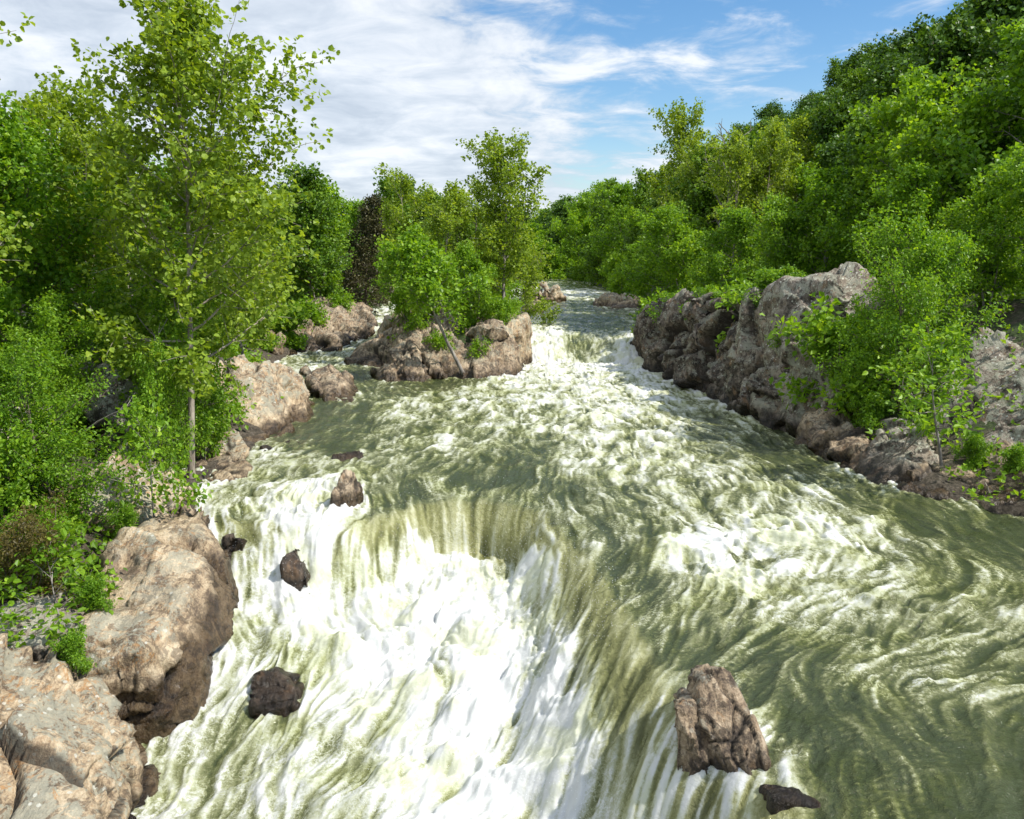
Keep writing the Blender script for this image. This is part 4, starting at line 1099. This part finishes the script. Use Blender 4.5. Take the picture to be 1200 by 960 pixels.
def plant(kind, name, label, cat, px=None, d=None, top=None, x=None, h=None, z=None, rz=None, wide=1.0, group=None, tilt=(0, 0)):
    p = PROTO[kind]
    if x is None:
        x = (px - 600) / FPX * (d * cp + (CAM_H - (2.0 if z is None else z)) * sp)
    if z is None: z = zg(x, d) - 0.1
    if h is None:
        h = D(600, top, d)[2] - z
    s = h / p['H']
    root = empty(name, (x, d, z), random.uniform(0, 6.28) if rz is None else rz)
    root.rotation_euler[0], root.rotation_euler[1] = tilt
    root.scale = (s * wide, s * wide, s)
    tag(root, label, cat, group)
    link('trunk', p['trunk'], None, root)
    if p['crown'] is not None: link('crown', p['crown'], None, root)
    return root


def build_trees():
    T = 'sycamore_tree'
    # --- left bank
    plant('syc', T, 'tall sycamore with a straight pale trunk and open yellow-green crown, tallest on the left bank', 'tree', 220, 27, -45, rz=0.6, tilt=(0, 0.085))
    plant('syc2', T, 'leaning sycamore with a dark brown trunk, close on the left of the tallest sycamore', 'tree', 112, 31, 62, rz=2.0, tilt=(0, 0.1))
    plant('map', 'maple_tree', 'dense bright maple at the left edge of the view, below the overhanging twig', 'tree', 10, 29, 100)
    plant('map2', 'maple_tree', 'shaded dark green maple low on the left edge behind the nearest leafy shrubs', 'tree', -40, 33, 150)
    plant('syc', 'sycamore_tree', 'tree standing just outside the top left corner, only leafy branch tips in view', 'tree', -128, 21, None, h=14.6, rz=0.6)
    plant('syc2', 'sycamore_tree', 'mid-green loose-crowned tree between the tallest sycamore and the rock slab', 'tree', 285, 46, 150, wide=0.85)
    plant('tall_bush', 'understory_tree', 'bushy understory tree hanging over the rocks, right of the tallest sycamore trunk', 'tree', 222, 29.5, 310, wide=0.75)
    plant('tall_bush', 'understory_tree', 'bushy understory tree in front of the lichened rock face on the left bank', 'tree', 130, 27.5, 310)
    plant('tall_bush', 'understory_tree', 'bushy understory tree under the maple at the left edge', 'tree', 20, 25, 335)
    plant('tall_bush', 'understory_tree', 'slender leafy understory tree in front of the tallest sycamore trunk', 'tree', 190, 25.6, 385, wide=0.6)
    plant('feather', 'understory_tree', 'large drooping leafy young tree above the sloping pinkish boulder, near the left edge', 'tree', 75, 22.0, 385)
    plant('bush', 'shrub', 'bright leafy shrub at the left edge, just above the rust-coloured bush', 'shrub', 10, 21, 470)
    plant('bush', 'shrub', 'leafy shrub filling the ground behind the small crooked tree on the left', 'shrub', 40, 19.6, 590)
    plant('redbush', 'shrub', 'rust-tinged fine-leaved bush at the left edge', 'shrub', 12, 18.2, 575)
    plant('sapling', 'sapling', 'slim sapling with bare paired stems on top of the lichen boulder', 'sapling', 178, 22.6, 455, wide=0.8)
    plant('sapling', 'sapling', 'thin sapling between the stacked slabs and the big tan slab', 'sapling', 236, 29.2, 450, wide=0.75)
    plant('sapling', 'sapling', 'small crooked tree rooted in a crack beside the big lichen boulder, leaning left', 'sapling', 78, 16.9, 610, tilt=(0, -0.45), wide=1.1)
    plant('map2', 'maple_tree', 'rounded green tree behind the big tan slab on the left bank', 'tree', 225, 54, 165)
    plant('map3', 'maple_tree', 'bright yellow-green tree on the far left bank, just left of the dark cedar', 'tree', 372, 82, 205)
    plant('oak', 'broadleaf_tree', 'darker green tree rising behind the bright one left of the dark cedar', 'tree', 362, 80, 188)
    plant('syc3', T, 'pale sycamore of the left bank leaning out over the side channel', 'tree', 300, 66, 190)
    plant('cedar', 'cedar_tree', 'dark rusty-brown cedar on the left bank at the head of the side channel', 'tree', 428, 88, 228)
    plant('oak', 'broadleaf_tree', 'green tree right behind the dark cedar', 'tree', 452, 112, 205)
    for i, (px, d, top, lab) in enumerate([(262, 57, 365, 'leftmost low shrub on the tan ledge behind the dark boulder'), (300, 60, 358, 'second low shrub from the left on the tan ledge behind the dark boulder'),
                                           (335, 64, 352, 'shrub spilling over the right end of the tan ledge behind the dark boulder'), (362, 70, 345, 'shrub at the left root of the fractured brown rock point'),
                                           (395, 78, 338, 'shrub on top of the fractured brown rock point beside the side channel')]):
        plant('bush3', 'shrub', lab, 'shrub', px, d, top, group='shrubs on the far left ledges')
    # --- island
    I = 'sycamore_tree'
    plant('syc3', I, 'pale-trunked sycamore on the left half of the island', 'tree', 503, 61, 192, wide=1.05)
    plant('syc2', I, 'tallest island sycamore with a sparse pointed top', 'tree', 592, 63, 148, wide=1.05)
    plant('syc3', I, 'middle island sycamore between the pale-trunked one and the tallest one', 'tree', 548, 66, 205, wide=1.15)
    plant('syc', I, 'rear island sycamore at the right end, overhanging the main chute', 'tree', 606, 72, 262, wide=0.9)
    plant('map3', 'maple_tree', 'bright young maple at the left front of the island', 'tree', 486, 57.5, 285, wide=0.8)
    plant('map3', 'maple_tree', 'bright young maple in the middle front of the island', 'tree', 560, 57.5, 280, wide=0.9)
    plant('leaner', 'leaning_tree', 'young tree with a bare pale trunk leaning left out of the island foot', 'tree', 548, 51.3, 262, z=0.0, rz=0.15)
    for px, d, top, bs, lab in [(590, 55.5, 345, 380, 'bright shrub hanging over the tall rock column of the island'), (522, 54.0, 385, 424, 'low shrub in the joints of the island face, left of the leaning trunk'),
                            (560, 53.0, 392, 428, 'low shrub in the joints of the island face, right of the leaning trunk'), (598, 59, 348, 374, 'shrub above the main chute at the right end of the island'),
                            (470, 60, 352, 380, 'shrub on the left shoulder of the island')]:
        plant('bush3', 'shrub', lab, 'shrub', px, d, top, z=D(px, bs, d)[2], group='shrubs on the island')
    # --- right bank, far to near
    plant('oak', 'broadleaf_tree', 'mid-green tree beside the dark river bend, beyond the distant right ledge', 'tree', 760, 120, 195)
    plant('oak', 'broadleaf_tree', 'tall dark tree standing at the water where the river bends, right of the island', 'tree', 712, 152, 208)
    plant('map3', 'maple_tree', 'light green tree at the river bend, left of the tall dark one', 'tree', 688, 178, 222)
    plant('map2', 'maple_tree', 'full green tree at the river bend, behind the distant right ledge', 'tree', 733, 135, 212)
    plant('syc3', I, 'pale sycamore over the distant tan ledge on the right', 'tree', 790, 98, 172)
    plant('syc2', I, 'tall sycamore with ragged top, highest of the right bank against the sky', 'tree', 800, 88, 112, wide=0.8)
    plant('syc3', I, 'yellowish sycamore in front of the hill, right of the bare dead tree', 'tree', 888, 70, 150)
    plant('syc2', I, 'yellow-green sycamore left of the bare dead tree', 'tree', 822, 76, 165)
    plant('dead', 'dead_tree', 'bare grey dead tree standing among the right bank sycamores', 'tree', 845, 68, 140)
    plant('map2', 'maple_tree', 'rounded green tree above the far end of the jointed cliff', 'tree', 783, 70, 238)
    plant('map3', 'maple_tree', 'bright green tree above the middle of the jointed cliff', 'tree', 808, 64, 235)
    plant('map2', 'maple_tree', 'deep green tree directly behind the left end of the domed boulder', 'tree', 850, 56, 240)
    plant('map3', 'maple_tree', 'bright green tree behind the middle of the domed boulder', 'tree', 905, 52, 225)
    plant('map2', 'maple_tree', 'full green tree behind the right end of the domed boulder', 'tree', 965, 50, 190)
    plant('map3', 'maple_tree', 'tall light green tree up the slope, above and right of the domed boulder', 'tree', 1010, 55, 150)
    plant('map2', 'maple_tree', 'dark full tree behind the feathery tree of the right bank rocks', 'tree', 1055, 42, 185)
    plant('map3', 'maple_tree', 'large bright maple near the right edge, its top against the hill', 'tree', 1110, 47, 60)
    plant('map2', 'maple_tree', 'largest bright tree at the upper right edge', 'tree', 1175, 43, 10)
    plant('map3', 'maple_tree', 'shaded tree under the largest bright tree at the right edge', 'tree', 1150, 36, 180)
    plant('map', 'maple_tree', 'leafy tree cut by the right edge above the grey rock slope', 'tree', 1225, 34, 150)
    plant('feather', 'understory_tree', 'feathery bright green tree growing out of the right bank rocks', 'tree', 1058, 30.5, 235, wide=0.88)
    plant('feather', 'understory_tree', 'leafy young tree overhanging the domed boulder from the right', 'tree', 1062, 35, 270, wide=0.9)
    plant('sapling', 'sapling', 'slim sparse sapling with dark stem on the long shoreline rock near the right edge', 'sapling', 1110, 26.6, 375, wide=1.2)
    plant('tall_bush', 'understory_tree', 'bushy understory tree at the right edge above the rock slope', 'tree', 1195, 37, 290)
    for px, d, top, lab in [(768, 60.5, 352, 'shrub hanging off the far end of the jointed cliff'), (785, 59, 338, 'shrub on the cliff top above the first rock columns'), (818, 56, 335, 'shrub on the cliff top at the middle columns'),
                            (848, 52, 330, 'shrub on the cliff top nearest the domed boulder'), (880, 46, 322, 'shrub behind the left shoulder of the domed boulder'), (1000, 34.5, 345, 'shrub at the right flank of the domed boulder'),
                            (1015, 32.2, 400, 'dense low shrub between the domed boulder and the feathery tree')]:
        plant('bush3', 'shrub', lab, 'shrub', px, d, top, group='shrubs along the right cliff')
    for px, d, top, lab in [(1020, 30.6, 455, 'low bright shrub between the broken outcrop and the angular outcrop'), (1085, 28.5, 490, 'low shrub below the grey rock slope, left of the slim sapling'),
                            (1140, 26.5, 505, 'low shrub on the shoreline rocks, right of the slim sapling'), (1195, 25.2, 520, 'low shrub at the right edge on the shoreline rock pile')]:
        plant('bush2', 'shrub', lab, 'shrub', px, d, top, group='low shrubs among the right shoreline rocks')
    for px, py, d, lab in [(788, 366, 54.5, 'bush spilling over the top of the second cliff column'), (828, 362, 50, 'bush spilling over the top of the middle cliff column'),
                           (862, 362, 46, 'bush spilling over the cliff where it meets the domed boulder'), (898, 346, 41.5, 'bush on the left shoulder of the domed boulder'), (1004, 425, 33.4, 'bush in the cleft on the right flank of the domed boulder')]:
        p = D(px, py, d)
        plant('bush2', 'shrub', lab, 'shrub', x=p[0], d=d, z=p[2] - 0.9, h=2.3, wide=1.3, group='bushes spilling over the right cliff')
    # small tufts rooted in the cliff and on the boulders
    for px, py, d, lab in [(925, 415, 38.2, 'small tuft rooted in the middle of the domed boulder'), (932, 350, 40.3, 'small tuft near the top of the domed boulder'), (840, 395, 47, 'small tuft in a joint of the shaded cliff'),
                           (150, 612, 21.7, 'small tuft at the foot of the sloping pinkish boulder'), (112, 705, 17.9, 'small tuft behind the upper edge of the lichen boulder'), (85, 770, 16.0, 'tiny tuft in the crack between ledge and lichen boulder')]:
        p = D(px, py, d)
        plant('bush2', 'plant_tuft', lab, 'plant', x=p[0], d=d, z=p[2] - 0.35, h=0.9 if d < 30 else 1.6)
    # --- woods: individual trees, row after row
    r = np.random.default_rng(5)

    def wood(n, xf, yr, kinds, hr, spacing, name, label, group):
        pts = []
        for _ in range(n * 40):
            if len(pts) >= n: break
            y = r.uniform(*yr); x = xf(y)
            if all((x - a) ** 2 + (y - b) ** 2 > spacing ** 2 for a, b in pts): pts.append((x, y))
        for x, y in pts:
            k = kinds[r.integers(len(kinds))]
            plant(k, name, label, 'tree', x=x, d=y, h=r.uniform(*hr), rz=r.uniform(0, 6.28), wide=r.uniform(0.9, 1.15), group=group)
    wood(175, lambda y: xr(y) + r.uniform(14, 52), (45, 215), ['oak2', 'oak3', 'oak2', 'oak'], (9, 13.5), 5.2, 'forest_tree', 'dark green broadleaf tree in the forest covering the right hillside', 'trees on the hillside')
    wood(34, lambda y: xr(y) + r.uniform(4, 15), (62, 185), ['map2', 'map3', 'syc3', 'oak'], (9, 13), 4.5, 'riverside_tree', 'sunlit broadleaf tree at the foot of the hill along the right bank', 'trees along the right bank')
    wood(48, lambda y: xl(y) - r.uniform(5, 36), (36, 185), ['map2', 'oak', 'syc3', 'map3'], (8, 11.5), 4.6, 'forest_tree', 'green broadleaf tree in the wood behind the left bank', 'trees of the left bank wood')
    wood(14, lambda y: xl(y) - r.uniform(1, 6), (150, 205), ['map2', 'oak', 'map3'], (8, 11), 4.5, 'distant_tree', 'distant tree at the water on the far left side of the river bend', 'trees at the left of the river bend')
    wood(26, lambda y: xr(y) + r.uniform(0.6, 5), (108, 195), ['bush3', 'bush3', 'map2'], (3, 6), 1.8, 'distant_shrub', 'distant shrub overhanging the water on the far right bank', 'shrubs along the far right bank')
    wood(22, lambda y: r.uniform(-14, 18), (189, 200), ['bush3', 'bush3', 'map2'], (3, 5.5), 1.6, 'distant_shrub', 'distant shrub at the waterline where the river bends away', 'shrubs at the river bend')
    wood(44, lambda y: r.uniform(-26, 26), (196, 240), ['oak', 'map2', 'oak3'], (14.5, 20), 4.5, 'distant_tree', 'distant tree of the woods closing off the river bend', 'trees at the river bend')
    wood(16, lambda y: -4.2 + r.uniform(-3, 3), (60, 72), ['bush3', 'map3'], (2.5, 4.5), 1.3, 'shrub', 'low leafy shrub of the thicket under the island sycamores', 'thicket on the island')


def build_undergrowth():
    """ground cover: leafy low plants too many to count"""
    r = np.random.default_rng(77)
    n = 11000
    y = np.exp(r.uniform(math.log(15), math.log(200), n))
    side = r.random(n) < 0.5
    ins = r.gamma(1.6, 3.0, n) + 0.8
    x = np.where(side, xl(y) - ins, xr(y) + ins)
    isl = r.random(n) < 0.07
    x = np.where(isl, -4.2 + r.normal(0, 2.2, n), x); y = np.where(isl, 64 + r.normal(0, 5, n), y)
    z = ground_z(x, y)
    keep = (z > 0.5) | (y < 26) & (z > -1.4)
    keep &= ~((x > xr(y)) & (y < 34) & (r.random(n) < 0.65))
    keep &= (vn2(x * 0.6, y * 0.6, 5) > -0.45) & ~((y < 19) & (x > -8.6))
    x, y, z = x[keep], y[keep], z[keep]
    m = 11
    k = np.repeat(np.arange(len(x)), m)
    hgt = np.repeat(r.uniform(0.15, 0.75, len(x)), m)
    d = r.normal(0, 1, (len(k), 3)); d[:, 2] = np.abs(d[:, 2]); d /= np.linalg.norm(d, axis=1)[:, None]
    O = np.stack([x[k], y[k], z[k]], 1) + d * (hgt * r.uniform(0.3, 1.1, len(k)))[:, None]
    size = 0.13 + 0.0022 * y[k]
    me = leaves_mesh('undergrowth', r, O, d, 0.45 + r.normal(0, 0.2, len(k)) + np.repeat(r.normal(0, 0.15, len(x)), m), size, 0.7, 0.2)
    o = link('undergrowth', me, L_BUSH)
    tag(o, 'low leafy ground cover on the river banks', 'undergrowth', kind='stuff')


def build_wood_bits():
    r = np.random.default_rng(9)
    # driftwood jammed in the right bank rocks
    tb = Tubes()
    for i in range(9):
        a = D(1035 + r.uniform(-12, 10), 548 + r.uniform(-4, 10), 27.6); b = D(1068 + r.uniform(-22, 16), 532 + r.uniform(-22, 16), 27.2)
        tb.add(path(r, a, b - a, np.linalg.norm(b - a) * r.uniform(0.8, 1.5), 6, 0.1, 0.35), np.linspace(0.035, 0.012, 7), 5)
    tag(link('driftwood', tb.mesh('driftwood'), B_PALE), 'tangle of bleached driftwood sticks jammed between the right shoreline rocks', 'driftwood')
    tb = Tubes(); a, b = D(442, 398, 64), D(500, 364, 66)
    tb.add(path(r, a, b - a, np.linalg.norm(b - a), 8, 0.05, 0.12), np.linspace(0.26, 0.14, 9), 8)
    tag(link('log', tb.mesh('log'), B_PALE), 'fallen pale log lying across the left shoulder of the island', 'log')
    tb = Tubes(); a, b = D(1165, 585, 24.7), D(1158, 562, 24.9)
    for q in range(3):
        tb.add(path(r, a + r.normal(0, .05, 3), b - a + r.normal(0, .15, 3), np.linalg.norm(b - a) * r.uniform(.8, 1.2), 5, 0.0, 0.2), np.linspace(0.035, 0.015, 6), 5)
    tag(link('driftwood', tb.mesh('driftwood_small'), B_PALE), 'short pale sticks leaning on the shoreline rock near the right edge', 'driftwood')
    # bare dead boughs among the leaves on the left
    for px, py, qx, qy, d, lab in [(100, 505, 158, 462, 24.5, 'bare grey dead bough low in the left bank shrubs'), (158, 440, 185, 372, 27, 'forked bare twig standing in front of the tallest sycamore'), (1128, 440, 1178, 408, 27.5, 'bare grey branch sticking out above the rock slope on the right')]:
        tb = Tubes(); a, b = D(px, py, d), D(qx, qy, d - 0.4)
        M = path(r, a, b - a, np.linalg.norm(b - a), 8, 0.0, 0.2); tb.add(M, np.linspace(0.03, 0.010, 9), 6)
        for k in (3, 4, 5, 6):
            tb.add(path(r, M[k], M[k + 1] - M[k] + r.normal(0, 0.12, 3), 0.5, 4, 0.1, 0.3), np.linspace(0.013, 0.005, 5), 4)
        tag(link('dead_branch', tb.mesh('dead_branch'), B_GREY), lab, 'branch')
import time as _t
_t0 = _t.time()
build_sky()
build_rocks(); print('rocks', _t.time() - _t0)
build_ground(); print('ground', _t.time() - _t0)
build_water(); print('water', _t.time() - _t0)
protos(); print('protos', _t.time() - _t0)
build_trees(); build_undergrowth(); build_spray(); build_wood_bits(); print('trees', _t.time() - _t0)
